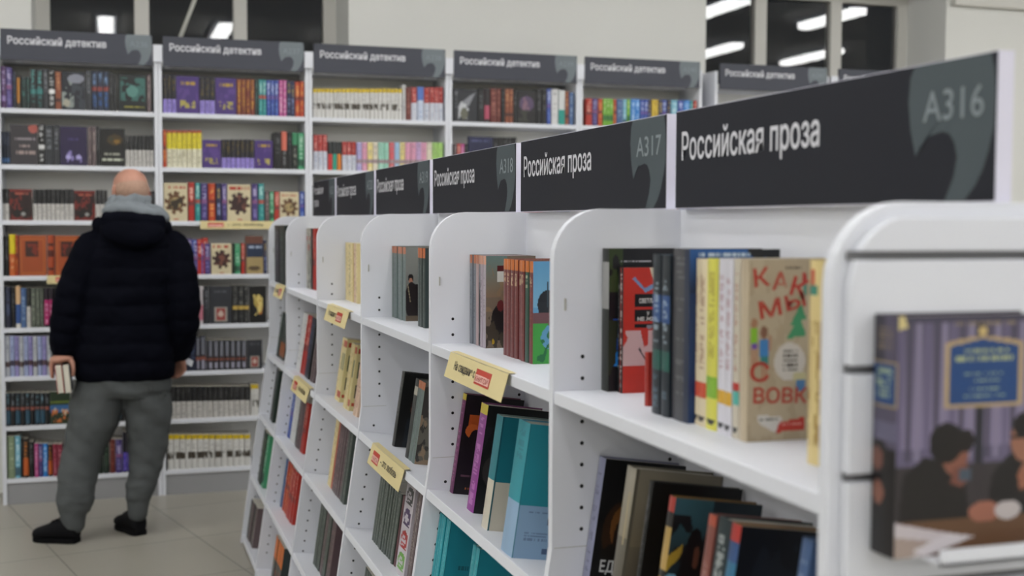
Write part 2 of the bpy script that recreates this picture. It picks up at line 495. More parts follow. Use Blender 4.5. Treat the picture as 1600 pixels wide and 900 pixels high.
place = ['nearest the camera under sign A316', 'under sign A317', 'under sign A318', 'under sign A319', 'under sign A320', 'narrow, at the far end of the row']
for k in range(6):
    y0 = YK[k]; y1 = YK[k + 1] if k < 5 else YEND
    r = empty('bookcase', (XC, (y0 + y1) / 2, 0))
    tag(r, 'white slanted aisle bookcase, ' + place[k], 'bookcase', 'white bookcases of the aisle row')

    def put(o):
        o.parent = r; o.location = (-XC, -(y0 + y1) / 2, 0); return o
    put(side_panel(y1, None))
    if k == 0:
        e = put(side_panel(y0, None, False))
        # slat wall facing the camera on the end of the row
        zs = [TOP - .004, 1.468, 1.353, 1.243, 1.13, 1.015, .90, .785, .67, .555, .44, .325, .21, .02]
        mb = MB()
        for zt, zb in zip(zs[:-1], zs[1:]):
            top = zt - .0045 if zt < 1.5 else zt
            bot = zb + .0045
            sub = [p for p in profile(.014)]
            # clip the inset outline to this board
            half = [p for p in sub if p[0] <= XC]

            def xat(z):
                for (xa, za), (xb, zb2) in zip(half[:-1], half[1:]):
                    if za <= z <= zb2 and zb2 > za:
                        return xa + (xb - xa) * (z - za) / (zb2 - za)
                return half[-1][0]
            zz = [bot] + [p[1] for p in half if bot < p[1] < top - .012] + [top - .012 if zt > 1.5 else top]
            L = [(xat(z), z) for z in zz]
            out = L + [(2 * XC - a, b) for a, b in L[::-1]]
            mb.prism(out, (y0 - TH / 2 - .016, y0 - TH / 2), 'y')
        o = put(mb.build('slat_board', M_LAM, None, fix=True, bevel=.0015))
        mb = MB()
        for z in zs[1:-1]:
            mb.box(xe(z) + .016, 2 * XC - xe(z) - .016, y0 - TH / 2 - .006, y0 - TH / 2 - .001, z - .0045, z + .0045, '6a6a6c')  # dark grey strips stand for the shade inside the grooves
        put(mb.build('slat_groove_shade', M_GREY if False else M_PRINT, None))
    ya, yb = y0 + TH / 2, y1 - TH / 2
    mb = MB(); mb.box(XC - .008, XC + .008, ya, yb, KINK - .01, TOP); put(mb.build('back_panel', M_LAM, None))
    Ry = Matrix.Rotation(ANG, 4, 'Y')
    for sgn in (1, -1):
        mb = MB()
        P = [(.905, KINK - .004), (.917, KINK - .004), (.917 - SL * (KINK - .02), .02), (.905 - SL * (KINK - .02), .02)]
        if sgn < 0: P = [(2 * XC - a, b) for a, b in P]
        mb.prism(P, (ya, yb), 'y'); put(mb.build('back_panel', M_LAM, None, fix=True))
        for z in LEV:
            mb = MB()
            if z > 1:
                mb.box(XU + .002, XC - .008, ya, yb, z - .022, z)
            else:
                mb.box(.002, .223, ya, yb, -.022, 0, M=Matrix.Translation((xe(z), 0, z)) @ Ry)
            if sgn < 0:
                mb.v = [(2 * XC - a, b, c) for a, b, c in mb.v]
            put(mb.build('shelf', M_LAM, None, fix=True, bevel=.0015))
    # sign
    sx, ly = .8944, (.795 if k < 5 else .59)
    s = empty('aisle_sign', (sx, y0 + .006, 1.5247))
    H = .160
    mb = MB(); mb.box(.001, .021, 0, ly - .006, -.001, H); mb.build('board', M_SIGNW, s)
    mb = MB(); mb.box(0, .001, .0015, ly - .0075, .0005, H - .001); tag(mb.build('face_panel', M_SIGN, s), 'dark grey face')
    L = ly - .006
    R, U = (0, -1, 0), (0, 0, 1)
    mb = MB()
    if k < 5:
        mb.text('Российская проза', (-.0001, L - .025, .079), R, U, .418, .046, 'ffffff', .012)
    else:
        mb.text('Российская', (-.0001, L - .02, .10), R, U, .26, .036, 'ffffff', .012)
        mb.text('проза', (-.0001, L - .02, .045), R, U, .13, .036, 'ffffff', .012)
    mb.build('lettering', M_LETTER, s)
    mb = MB(); comma(mb, -.154, -.002, .001, H - .0012, lambda u, v: (-.0003, -u, v), 'ffffff'); mb.build('comma_mark', M_MARK, s)
    mb = MB(); mb.text('A%d' % (316 + k), (-.0004, .125, .093), R, U, .105, .036, 'ffffff', .004); mb.build('shelf_number', M_NUM, s)
    if k < 5:
        tag(s, 'dark grey aisle sign reading Российская проза with number A%d' % (316 + k), 'sign', 'dark signs on top of the aisle row')
    else:
        tag(s, 'small dark aisle sign with Российская проза on two lines', 'sign', 'dark signs on top of the aisle row')


# cream shelf cards
def card(x, y, z, L, h, wall, kind, label, ang=.28):
    """local: runs along -y (aisle) or +x (wall); hangs down from z"""
    r = empty('shelf_card', (x, y, z), (0, 0, 0) if not wall else (0, 0, PI / 2))
    ca, sa = math.cos(ang), math.sin(ang)
    dn = Vector((-sa, 0, -ca)); R = Vector((0, -1, 0)); U = -dn
    mb = MB()
    n = Vector((-ca, 0, sa)) * .0006
    P = [Vector((0, 0, 0)), R * L, R * L + dn * h, dn * h]
    for sg in (1, -1):
        q = [p + n * sg for p in P]
        mb.poly(q if sg < 0 else q[::-1], 'e3d5a4')
    # the folded flap lying on the shelf
    mb.poly([(0, 0, .001), (.016, 0, .001), tuple(R * L + Vector((.016, 0, .001))), tuple(R * L + Vector((0, 0, .001)))], 'e3d5a4')
    for a, b in ((0, 1), (1, 2), (2, 3), (3, 0)):
        mb.poly([P[a] + n, P[b] + n, P[b] - n, P[a] - n], 'e3d5a4')
    mb.build('card_sheet', M_CARD, r)
    out = n * 1.5
    def at(u, v): return R * (L * u) + dn * (h * v) + out
    words, logo = kind
    mb = MB()
    for s, u0, u1, v, c in words:
        mb.text(s, at(u0, v), R, U, L * (u1 - u0), h * .34, '2a251d', .018, .0003)
    mb.build('lettering', M_PRINT, r)
    u0, u1 = logo
    mb = MB()
    mb.poly([at(u0, .22), at(u0, .78), at(u1, .78), at(u1, .22)], 'b8321f')
    mb.poly([at(u0 + .012, .42) + out, at(u0 + .012, .70) + out, at(u1 - .012, .70) + out, at(u1 - .012, .42) + out], 'e8b8ac')
    mb.text('КНИГОЙ' if u0 > .4 else 'КНИГА', at(u0 + .02, .66) + out * 2, R, U, L * (u1 - u0 - .04), h * .2, 'a03020', .004, .0003)
    mb.build('logo_box', M_PRINT, r)
    tag(r, label, 'card', 'cream cards on the shelf edges')


K_A = ([('На свидание с', .14, .52, .60, 0)], (.53, .78))
K_B = ([('– это любовь', .36, .85, .60, 0)], (.10, .31))
card(.6835, 2.543, 1.2235, .405, .054, False, K_A, 'cream shelf card reading На свидание с книгой under sign A317')
card(.674, 3.336, .8905, .39, .056, False, K_B, 'cream shelf card with red logo box on second shelf under sign A318')
card(.6835, 4.131, 1.2235, .39, .054, False, K_A, 'cream shelf card on the top shelf under sign A319')
card(.674, 4.887, .8905, .40, .056, False, K_B, 'cream shelf card on the second shelf under sign A320')
card(.6835, 5.515, 1.2235, .285, .054, False, K_A, 'cream shelf card on the far narrow aisle bookcase')
card(.452, YF - .001, 1.5002, .40, .044, True, K_B, 'long cream card on third shelf edge right of the man', .05)
card(-.335, YF - .001, 1.209, .42, .044, True, K_B, 'cream card on fourth shelf edge left of the man', .05)

WALL_BOOKS = [
 (236, 1, 'pv', -0.5469, -0.521, 0.215, 'left', 1), (236, 1, 'pu', -0.5211, -0.4914, 0.211, 'left', 1), (236, 1, 'nb', -0.49, -0.4733, 0.188, 'left', 0),
 (236, 1, 'og', -0.4735, -0.4492, 0.175, 'left', 1), (236, 1, 'td', -0.4495, -0.4242, 0.163, 'left', 1), (236, 1, 'td', -0.4242, -0.4055, 0.166, 'left', 0),
 (236, 1, 'bt', -0.4049, -0.3735, 0.208, 'left', 1), (236, 1, 'bt', -0.3735, -0.342, 0.209, 'left', 1), (236, 1, 'dg', -0.342, -0.3156, 0.211, 'left', 1),
 (236, 1, 'bw', -0.3156, -0.2816, 0.208, 'left', 1), (236, 1, 'br', -0.2817, -0.2514, 0.199, 'left', 1), (236, 1, 'F:ship', -0.2495, -0.1291, 0.201, 'left', 1),
 (236, 1, 'dg', -0.129, -0.1002, 0.21, 'left', 1), (236, 1, 'bl', -0.1002, -0.0713, 0.209, 'left', 1), (236, 1, 'bl', -0.0713, -0.0422, 0.21, 'left', 1),
 (236, 1, 'bl', -0.0422, -0.0131, 0.211, 'left', 1), (236, 1, 'k', -0.0132, 0.0101, 0.207, 'left', 1), (236, 1, 'k', 0.01, 0.0256, 0.198, 'left', 0),
 (236, 1, 'F:gorgon', 0.0334, 0.1787, 0.199, 'left', 1), (236, 1, 'gb', 0.1807, 0.2024, 0.202, 'left', 1), (236, 2, 'kb', -0.5524, -0.5376, 0.171, 'left', 0),
 (236, 2, 'kb', -0.5376, -0.5228, 0.171, 'left', 0), (236, 2, 'kb', -0.5228, -0.5079, 0.171, 'left', 0), (236, 2, 'F:dying', -0.5055, -0.3708, 0.209, 'left', 1),
 (236, 2, 'bw', -0.3698, -0.3368, 0.213, 'left', 1), (236, 2, 'dg', -0.3368, -0.2952, 0.211, 'left', 1), (236, 2, 'dg', -0.2952, -0.2629, 0.211, 'left', 1),
 (236, 2, 'F:orna', -0.2611, -0.1252, 0.206, 'left', 1), (236, 2, 'gb', -0.1233, -0.1021, 0.207, 'left', 1), (236, 2, 'gb', -0.1021, -0.0808, 0.208, 'left', 1),
 (236, 2, 'k', -0.0808, -0.0634, 0.209, 'left', 0), (236, 2, 'F:glow', -0.0625, 0.0652, 0.201, 'left', 1), (236, 2, 'kw', 0.0667, 0.0874, 0.166, 'left', 0),
 (236, 2, 'kw', 0.0874, 0.1082, 0.166, 'left', 0), (236, 2, 'kw', 0.1082, 0.1291, 0.167, 'left', 0), (236, 2, 'kw', 0.1291, 0.15, 0.167, 'left', 0),
 (236, 2, 'kw', 0.15, 0.1709, 0.168, 'left', 0), (236, 2, 'kw', 0.1709, 0.1918, 0.168, 'left', 0), (236, 2, 'kw', 0.1918, 0.2129, 0.169, 'left', 0),
 (236, 3, 'kw', -0.5573, -0.5369, 0.163, 'left', 0), (236, 3, 'kw', -0.5369, -0.5164, 0.163, 'left', 0), (236, 3, 'F:rdark', -0.5145, -0.4022, 0.163, 'left', 1),
 (236, 3, 'kw', -0.4003, -0.3779, 0.163, 'left', 0), (236, 3, 'kw', -0.3779, -0.3555, 0.163, 'left', 0), (236, 3, 'kw', -0.3555, -0.333, 0.163, 'left', 0),
 (236, 3, 'kw', -0.333, -0.3104, 0.164, 'left', 1), (236, 3, 'kw', -0.3104, -0.2878, 0.164, 'left', 1), (236, 3, 'kw', -0.2878, -0.2652, 0.164, 'left', 0),
 (236, 3, 'kw', -0.2652, -0.2425, 0.164, 'left', 1), (236, 3, 'kw', -0.2425, -0.2197, 0.165, 'left', 1), (236, 3, 'kw', -0.2197, -0.197, 0.165, 'left', 1),
 (236, 3, 'F:rdark', -0.1951, -0.089, 0.159, 'left', 1), (236, 3, 'kw', -0.088, -0.0677, 0.163, 'left', 0), (236, 3, 'kw', -0.0677, -0.0472, 0.163, 'left', 0),
 (236, 3, 'kw', -0.0472, -0.0268, 0.163, 'left', 0), (236, 3, 'rb', 0.1798, 0.1977, 0.161, 'left', 0), (236, 3, 'k', 0.1977, 0.2157, 0.161, 'left', 0),
 (236, 4, 'k', -0.5613, -0.5413, 0.208, 'left', 1), (236, 4, 'k', -0.5413, -0.5213, 0.208, 'left', 1), (236, 4, 'yo', -0.5202, -0.4894, 0.218, 'left', 1),
 (236, 4, 'or', -0.4885, -0.4773, 0.213, 'left', 0), (236, 4, 'F:orng', -0.4754, -0.3359, 0.213, 'left', 1), (236, 4, 'oo', -0.334, -0.2998, 0.214, 'left', 1),
 (236, 4, 'F:orng', -0.2979, -0.1657, 0.211, 'left', 1), (236, 5, 'td', -0.5656, -0.5432, 0.221, 'left', 1), (236, 5, 'nb', -0.5432, -0.5152, 0.218, 'left', 1),
 (236, 5, 'k', -0.5153, -0.4928, 0.214, 'left', 1), (236, 5, 'cb', -0.4927, -0.4683, 0.22, 'left', 1), (236, 5, 'sb', -0.4685, -0.4403, 0.209, 'left', 1),
 (236, 5, 'kw', -0.4403, -0.4176, 0.209, 'left', 1), (236, 5, 'gg', -0.4176, -0.3931, 0.209, 'left', 1), (236, 5, 'gg', -0.3931, -0.3741, 0.208, 'left', 1),
 (236, 5, 'gg', -0.3741, -0.3552, 0.208, 'left', 1), (236, 5, 'kmg', -0.3533, -0.3286, 0.208, 'left', 1), (236, 5, 'kmg', -0.3286, -0.3038, 0.208, 'left', 1),
 (236, 5, 'k', -0.3028, -0.2828, 0.207, 'left', 1), (236, 6, 'ppa', -0.5698, -0.5474, 0.216, 'left', 1), (236, 6, 'ppb', -0.5474, -0.525, 0.215, 'left', 1),
 (236, 6, 'ppa', -0.525, -0.5025, 0.215, 'left', 1), (236, 6, 'ppc', -0.5025, -0.48, 0.214, 'left', 1), (236, 6, 'ppb', -0.48, -0.4574, 0.213, 'left', 1),
 (236, 6, 'ppa', -0.4574, -0.4347, 0.213, 'left', 1), (236, 6, 'ppc', -0.4347, -0.4121, 0.212, 'left', 1), (236, 6, 'ppb', -0.4121, -0.3893, 0.212, 'left', 1),
 (236, 6, 'ppa', -0.3893, -0.3665, 0.211, 'left', 1), (236, 6, 'ppc', -0.3665, -0.3437, 0.211, 'left', 1), (236, 6, 'ppb', -0.3437, -0.3208, 0.21, 'left', 1),
 (236, 7, 'kt', -0.5747, -0.5508, 0.178, 'left', 1), (236, 7, 'kt', -0.5508, -0.5268, 0.177, 'left', 1), (236, 7, 'kr', -0.5268, -0.5028, 0.176, 'left', 1),
 (236, 7, 'kt', -0.5028, -0.4786, 0.175, 'left', 1), (236, 7, 'kr', -0.4786, -0.4545, 0.175, 'left', 1), (236, 7, 'kt', -0.4545, -0.4303, 0.174, 'left', 1),
 (236, 7, 'kr', -0.4303, -0.406, 0.173, 'left', 1), (236, 7, 'kt', -0.406, -0.3817, 0.172, 'left', 1), (236, 7, 'kt', -0.3817, -0.3573, 0.171, 'left', 1),
 (236, 7, 'kr', -0.3573, -0.3329, 0.17, 'left', 1), (236, 7, 'F:island', -0.3309, -0.229, 0.175, 'left', 1), (236, 7, 'td', -0.0036, 0.0221, 0.1, 'legs', 0),
 (236, 7, 'k', 0.0221, 0.0478, 0.099, 'legs', 0), (236, 7, 'dgn', 0.0478, 0.0736, 0.098, 'legs', 0), (236, 8, 'sg', -0.5766, -0.5429, 0.227, 'left', 1),
 (236, 8, 'sg', -0.5429, -0.509, 0.226, 'left', 1), (236, 8, 'lb', -0.5081, -0.4807, 0.226, 'left', 1), (236, 8, 'k', -0.4799, -0.4695, 0.214, 'left', 0),
 (236, 8, 'ob', -0.4686, -0.4412, 0.21, 'left', 1), (236, 8, 'k', -0.4405, -0.4139, 0.192, 'left', 1), (236, 8, 'mg', -0.4131, -0.3922, 0.18, 'left', 0),
 (236, 8, 'pu', -0.3922, -0.3712, 0.179, 'left', 0), (236, 8, 'bb', -0.3712, -0.3464, 0.178, 'left', 1), (236, 8, 'ob', -0.3464, -0.3235, 0.172, 'left', 1),
 (236, 8, 'cr', -0.3225, -0.298, 0.174, 'left', 1), (236, 8, 'cr', -0.298, -0.2734, 0.172, 'left', 1), (236, 8, 'dgn', -0.0963, -0.0659, 0.195, 'legs', 1),
 (236, 8, 'dgn', -0.0659, -0.0354, 0.194, 'legs', 1), (236, 8, 'rb', -0.0335, -0.004, 0.184, 'legs', 1), (236, 8, 'pu', -0.004, 0.0317, 0.182, 'legs', 1),
 (236, 8, 'vk', 0.0331, 0.0564, 0.22, 'legs', 1), (236, 8, 'vk', 0.0564, 0.0798, 0.219, 'legs', 1), (237, 1, 'kl', 0.262, 0.2853, 0.203, 'left', 1),
 (237, 1, 'kl', 0.2853, 0.3086, 0.204, 'left', 1), (237, 1, 'kl', 0.3086, 0.332, 0.205, 'left', 1), (237, 1, 'F:violet', 0.3329, 0.4529, 0.201, 'left', 1),
 (237, 1, 'kl', 0.4549, 0.4826, 0.201, 'left', 1), (237, 1, 'kl', 0.4826, 0.5105, 0.202, 'left', 1), (237, 1, 'kl', 0.5105, 0.5383, 0.203, 'left', 1),
 (237, 1, 'F:violet', 0.5403, 0.6513, 0.199, 'left', 1), (237, 1, 'ro', 0.6533, 0.6775, 0.196, 'left', 1), (237, 1, 'ro', 0.6775, 0.7019, 0.197, 'left', 1),
 (237, 1, 'ro', 0.7019, 0.7263, 0.198, 'left', 1), (237, 1, 'ro', 0.7263, 0.7507, 0.199, 'left', 1), (237, 1, 'td', 0.7507, 0.7716, 0.197, 'left', 0),
 (237, 1, 'te', 0.7726, 0.793, 0.198, 'left', 0), (237, 1, 'te', 0.793, 0.8134, 0.198, 'left', 0), (237, 1, 'bu', 0.8144, 0.8364, 0.196, 'left', 1),
 (237, 1, 'bu', 0.8364, 0.8585, 0.197, 'left', 1), (237, 1, 'bu', 0.8585, 0.8806, 0.198, 'left', 1), (237, 1, 'pk', 0.8827, 0.9038, 0.199, 'left', 0),
 (237, 1, 'pk', 0.9038, 0.9249, 0.199, 'left', 0), (237, 1, 'ny', 0.9259, 0.9482, 0.196, 'left', 1), (237, 1, 'ny', 0.9482, 0.9705, 0.197, 'left', 1),
 (237, 1, 'or', 0.9715, 0.997, 0.195, 'left', 1), (237, 1, 'or', 0.997, 1.0226, 0.196, 'left', 1), (237, 2, 'or', 0.259, 0.279, 0.201, 'left', 1),
 (237, 2, 'yw', 0.2799, 0.3061, 0.198, 'left', 1), (237, 2, 'yw', 0.3061, 0.3324, 0.199, 'left', 1), (237, 2, 'yw', 0.3324, 0.3587, 0.199, 'left', 1),
 (237, 2, 'yw', 0.3587, 0.385, 0.2, 'left', 1), (237, 2, 'yw', 0.385, 0.4115, 0.201, 'left', 1), (237, 2, 'yw', 0.4115, 0.438, 0.201, 'left', 1),
 (237, 2, 'yw', 0.438, 0.4645, 0.202, 'left', 1), (237, 2, 'F:violet', 0.4671, 0.5663, 0.153, 'left', 1), (237, 2, 'kl', 0.5684, 0.5936, 0.157, 'left', 0),
 (237, 2, 'kl', 0.5936, 0.619, 0.158, 'left', 0), (237, 2, 'kl', 0.619, 0.6443, 0.159, 'left', 0), (237, 2, 'kl', 0.6443, 0.6698, 0.159, 'left', 0),
 (237, 2, 'kl', 0.6698, 0.6953, 0.16, 'left', 0), (237, 2, 'kl', 0.6953, 0.7208, 0.161, 'left', 0), (237, 2, 'kl', 0.7208, 0.7465, 0.161, 'left', 0),
 (237, 2, 'F:violet', 0.7485, 0.8471, 0.158, 'left', 1), (237, 2, 'k', 0.8536, 0.8937, 0.203, 'left', 1), (237, 2, 'sk', 0.8948, 0.9255, 0.209, 'left', 1),
 (237, 2, 'k', 0.9266, 0.9531, 0.205, 'left', 1), (237, 2, 'gk', 0.9542, 0.985, 0.205, 'left', 1), (237, 2, 'gn', 0.9861, 1.0213, 0.204, 'left', 1),
 (237, 3, 'F:gear', 0.2611, 0.3869, 0.206, 'left', 1), (237, 3, 'rd', 0.3899, 0.4234, 0.21, 'left', 1), (237, 3, 'te', 0.4264, 0.4539, 0.208, 'left', 1),
 (237, 3, 'pu', 0.4569, 0.4926, 0.207, 'left', 1), (237, 3, 'or', 0.4967, 0.5336, 0.206, 'left', 1), (237, 3, 'ny', 0.5377, 0.5665, 0.207, 'left', 1),
 (237, 3, 'pu', 0.5685, 0.5974, 0.207, 'left', 1), (237, 3, 'F:geard', 0.5994, 0.726, 0.202, 'left', 1), (237, 3, 'pu', 0.7302, 0.7637, 0.208, 'left', 1),
 (237, 3, 'te', 0.7658, 0.7993, 0.209, 'left', 1), (237, 3, 'gb', 0.8022, 0.8264, 0.167, 'left', 0), (237, 3, 'gn', 0.8275, 0.8528, 0.165, 'left', 0),
 (237, 3, 'rd', 0.8538, 0.8824, 0.165, 'left', 1), (237, 3, 'F:gear', 0.8845, 0.9898, 0.164, 'left', 1), (237, 3, 'bu', 0.9941, 1.0241, 0.167, 'left', 1),
 (237, 4, 'pu', 0.4123, 0.4408, 0.171, 'man', 1), (237, 4, 'bu', 0.4428, 0.4714, 0.169, 'man', 1), (237, 4, 'pu', 0.4724, 0.5062, 0.169, 'man', 1),
 (237, 4, 'F:geard', 0.5103, 0.6197, 0.169, 'man', 1), (237, 4, 'dgn', 0.6207, 0.6352, 0.171, 'man', 0), (237, 4, 'gn', 0.6363, 0.6675, 0.169, 'man', 1),
 (237, 4, 'rd', 0.6695, 0.6904, 0.169, 'man', 0), (237, 4, 'F:death', 0.6928, 0.7912, 0.211, 'man', 1), (237, 4, 'ny', 0.7921, 0.8121, 0.188, 'man', 0),
 (237, 5, 'wp', 0.4408, 0.4673, 0.209, 'man', 1), (237, 5, 'dg', 0.4684, 0.4981, 0.211, 'man', 1), (237, 5, 'F:dframe', 0.5002, 0.6179, 0.208, 'man', 1),
 (237, 5, 'kgd', 0.621, 0.6519, 0.209, 'man', 1), (237, 5, 'kgd', 0.6519, 0.6828, 0.209, 'man', 1), (237, 5, 'kgd', 0.6828, 0.7138, 0.208, 'man', 1),
 (237, 5, 'F:lily', 0.7159, 0.8064, 0.206, 'man', 1), (237, 6, 'F:purp', 0.3881, 0.4545, 0.169, 'man', 1), (237, 6, 'kgs', 0.4566, 0.4863, 0.168, 'man', 1),
 (237, 6, 'kgs', 0.4863, 0.5162, 0.167, 'man', 1), (237, 6, 'kgs', 0.5162, 0.5461, 0.166, 'man', 1), (237, 6, 'kgs', 0.5461, 0.5762, 0.165, 'man', 1),
 (237, 6, 'kgs', 0.5762, 0.6063, 0.165, 'man', 1), (237, 6, 'kgs', 0.6063, 0.6365, 0.164, 'man', 1), (237, 6, 'kgs', 0.6365, 0.6667, 0.163, 'man', 1),
 (237, 6, 'kgs', 0.6667, 0.6971, 0.162, 'man', 1), (237, 6, 'F:dframe', 0.6992, 0.7834, 0.164, 'man', 1), (237, 7, 'kw', 0.2831, 0.3113, 0.181, 'man', 1),
 (237, 7, 'kw', 0.3113, 0.3396, 0.18, 'man', 1), (237, 7, 'kw', 0.3396, 0.368, 0.179, 'man', 1), (237, 7, 'kw', 0.368, 0.3964, 0.178, 'man', 1),
 (237, 7, 'kw', 0.3964, 0.4249, 0.177, 'man', 1), (237, 7, 'kw', 0.4249, 0.4535, 0.176, 'man', 1), (237, 7, 'kw', 0.4535, 0.4822, 0.175, 'man', 1),
 (237, 7, 'kw', 0.4822, 0.5109, 0.174, 'man', 1), (237, 7, 'kw', 0.5109, 0.5397, 0.173, 'man', 1), (237, 7, 'kw', 0.5397, 0.5686, 0.172, 'man', 1),
 (237, 7, 'kw', 0.5686, 0.5976, 0.171, 'man', 1), (237, 7, 'kw', 0.5976, 0.6266, 0.17, 'man', 1), (237, 7, 'kw', 0.6266, 0.6558, 0.169, 'man', 1),
 (237, 7, 'kw', 0.6558, 0.6849, 0.168, 'man', 1), (237, 7, 'kw', 0.6849, 0.7142, 0.166, 'man', 1), (237, 7, 'wy', 0.7174, 0.7607, 0.175, 'man', 1),
 (237, 8, 'wy', 0.2683, 0.2995, 0.194, 'man', 1), (237, 8, 'wy', 0.2995, 0.3309, 0.193, 'man', 1), (237, 8, 'wy', 0.3309, 0.3624, 0.191, 'man', 1),
 (237, 8, 'wy', 0.3624, 0.3939, 0.19, 'man', 1), (237, 8, 'wy', 0.3939, 0.4256, 0.188, 'man', 1), (237, 8, 'wy', 0.4256, 0.4573, 0.187, 'man', 1),
 (237, 8, 'wy', 0.4573, 0.4891, 0.185, 'man', 1), (237, 8, 'wy', 0.4891, 0.521, 0.183, 'man', 1), (237, 8, 'wy', 0.521, 0.553, 0.182, 'man', 1),
 (237, 8, 'wy', 0.553, 0.5851, 0.18, 'man', 1), (237, 8, 'wy', 0.5851, 0.6173, 0.179, 'man', 1), (237, 8, 'wy', 0.6173, 0.6496, 0.177, 'man', 1),
 (237, 8, 'wy', 0.6496, 0.682, 0.176, 'man', 1), (237, 8, 'wy', 0.682, 0.7145, 0.174, 'man', 1), (238, 1, 'wy', 1.0702, 1.0929, 0.159, 'left', 0),
 (238, 1, 'wy', 1.0929, 1.1157, 0.16, 'left', 0), (238, 1, 'wy', 1.1157, 1.1385, 0.161, 'left', 0), (238, 1, 'wy', 1.1385, 1.1613, 0.162, 'left', 0),
 (238, 1, 'wy', 1.1613, 1.1843, 0.162, 'left', 0), (238, 1, 'wy', 1.1843, 1.2072, 0.163, 'left', 0), (238, 1, 'wy', 1.2072, 1.2302, 0.164, 'left', 0),
 (238, 1, 'wy', 1.2302, 1.2533, 0.165, 'left', 0), (238, 1, 'wy', 1.2533, 1.2763, 0.166, 'left', 0), (238, 1, 'wy', 1.2763, 1.2995, 0.167, 'left', 0),
 (238, 1, 'wy', 1.2995, 1.3227, 0.168, 'left', 0), (238, 1, 'wy', 1.3227, 1.3459, 0.168, 'left', 0), (238, 1, 'wy', 1.3459, 1.3692, 0.169, 'left', 0),
 (238, 1, 'wy', 1.3692, 1.3925, 0.17, 'left', 0), (238, 1, 'wy', 1.3925, 1.4159, 0.171, 'left', 0), (238, 1, 'wy', 1.4159, 1.4393, 0.172, 'left', 0),
 (238, 1, 'wy', 1.4393, 1.4628, 0.173, 'left', 0), (238, 1, 'wy', 1.4628, 1.4863, 0.174, 'left', 0), (238, 1, 'wy', 1.4863, 1.5099, 0.175, 'left', 0),
 (238, 1, 'wy', 1.5099, 1.5335, 0.175, 'left', 0), (238, 1, 'wy', 1.5335, 1.5571, 0.176, 'left', 0), (238, 1, 'wy', 1.5571, 1.5809, 0.177, 'left', 0),
 (238, 1, 'wh', 1.5831, 1.5999, 0.202, 'left', 0), (238, 1, 'rb', 1.601, 1.6325, 0.186, 'left', 1), (238, 1, 'rw', 1.6336, 1.6675, 0.188, 'left', 1),
 (238, 1, 'bwh', 1.6686, 1.707, 0.192, 'left', 1), (238, 1, 'rw', 1.7082, 1.7411, 0.189, 'left', 1), (238, 1, 'rw', 1.7422, 1.7684, 0.192, 'left', 1),
 (238, 1, 'rw', 1.7684, 1.7946, 0.193, 'left', 1), (238, 1, 'rw', 1.7946, 1.8209, 0.194, 'left', 1), (238, 2, 'rw', 1.0712, 1.0978, 0.195, 'left', 1),
 (238, 2, 'rw', 1.0978, 1.1244, 0.196, 'left', 1), (238, 2, 'rw', 1.1244, 1.151, 0.197, 'left', 1), (238, 2, 'kcr', 1.153, 1.179, 0.159, 'left', 0),
 (238, 2, 'kct', 1.179, 1.2051, 0.16, 'left', 0), (238, 2, 'kco', 1.2051, 1.2312, 0.16, 'left', 0), (238, 2, 'rw', 1.2345, 1.261, 0.161, 'left', 0),
 (238, 2, 'rw', 1.261, 1.2876, 0.162, 'left', 0), (238, 2, 'rw', 1.2876, 1.3143, 0.162, 'left', 0), (238, 2, 'p_lav', 1.3165, 1.3474, 0.159, 'left', 1),
 (238, 2, 'p_pink', 1.3474, 1.3784, 0.159, 'left', 1), (238, 2, 'p_yel', 1.3784, 1.4095, 0.16, 'left', 1), (238, 2, 'p_cream', 1.4095, 1.4406, 0.161, 'left', 1),
 (238, 2, 'p_mint', 1.4406, 1.4719, 0.161, 'left', 1), (238, 2, 'p_mint', 1.4719, 1.5032, 0.162, 'left', 1), (238, 2, 'p_red', 1.5032, 1.5346, 0.163, 'left', 1),
 (238, 2, 'p_blue', 1.5346, 1.5661, 0.164, 'left', 1), (238, 2, 'p_yel', 1.5661, 1.5977, 0.164, 'left', 1), (238, 2, 'p_pink', 1.5977, 1.6294, 0.165, 'left', 1),
 (238, 2, 'p_pink', 1.6294, 1.6612, 0.166, 'left', 1), (238, 2, 'p_lil', 1.6612, 1.693, 0.167, 'left', 1), (238, 2, 'p_pink', 1.693, 1.725, 0.167, 'left', 1),
 (238, 2, 'p_cream', 1.725, 1.757, 0.168, 'left', 1), (238, 2, 'p_grn', 1.757, 1.7891, 0.169, 'left', 1), (238, 2, 'p_grn', 1.7891, 1.8213, 0.17, 'left', 1),
 (239, 1, 'dg', 1.8839, 1.9127, 0.189, 'left', 1), (239, 1, 'F:storm', 1.9139, 2.0286, 0.19, 'left', 1), (239, 1, 'k', 2.0309, 2.0694, 0.197, 'left', 1),
 (239, 1, 'kp', 2.0706, 2.1045, 0.198, 'left', 1), (239, 1, 'rb', 2.1057, 2.1456, 0.2, 'left', 1), (239, 1, 'rb', 2.1467, 2.1715, 0.201, 'left', 0),
 (239, 1, 'k', 2.1726, 2.195, 0.202, 'left', 0), (239, 1, 'br', 2.1962, 2.2217, 0.201, 'left', 1), (239, 1, 'br', 2.2217, 2.2471, 0.202, 'left', 1),
 (239, 1, 'k', 2.2483, 2.2697, 0.203, 'left', 0), (239, 1, 'F:mauve', 2.2709, 2.3903, 0.195, 'left', 1), (239, 1, 'k', 2.3927, 2.4239, 0.205, 'left', 1),
 (239, 1, 'k', 2.4239, 2.4553, 0.206, 'left', 1), (239, 1, 'bu', 2.4565, 2.4842, 0.21, 'left', 1), (239, 1, 'wh', 2.4855, 2.5279, 0.209, 'left', 1),
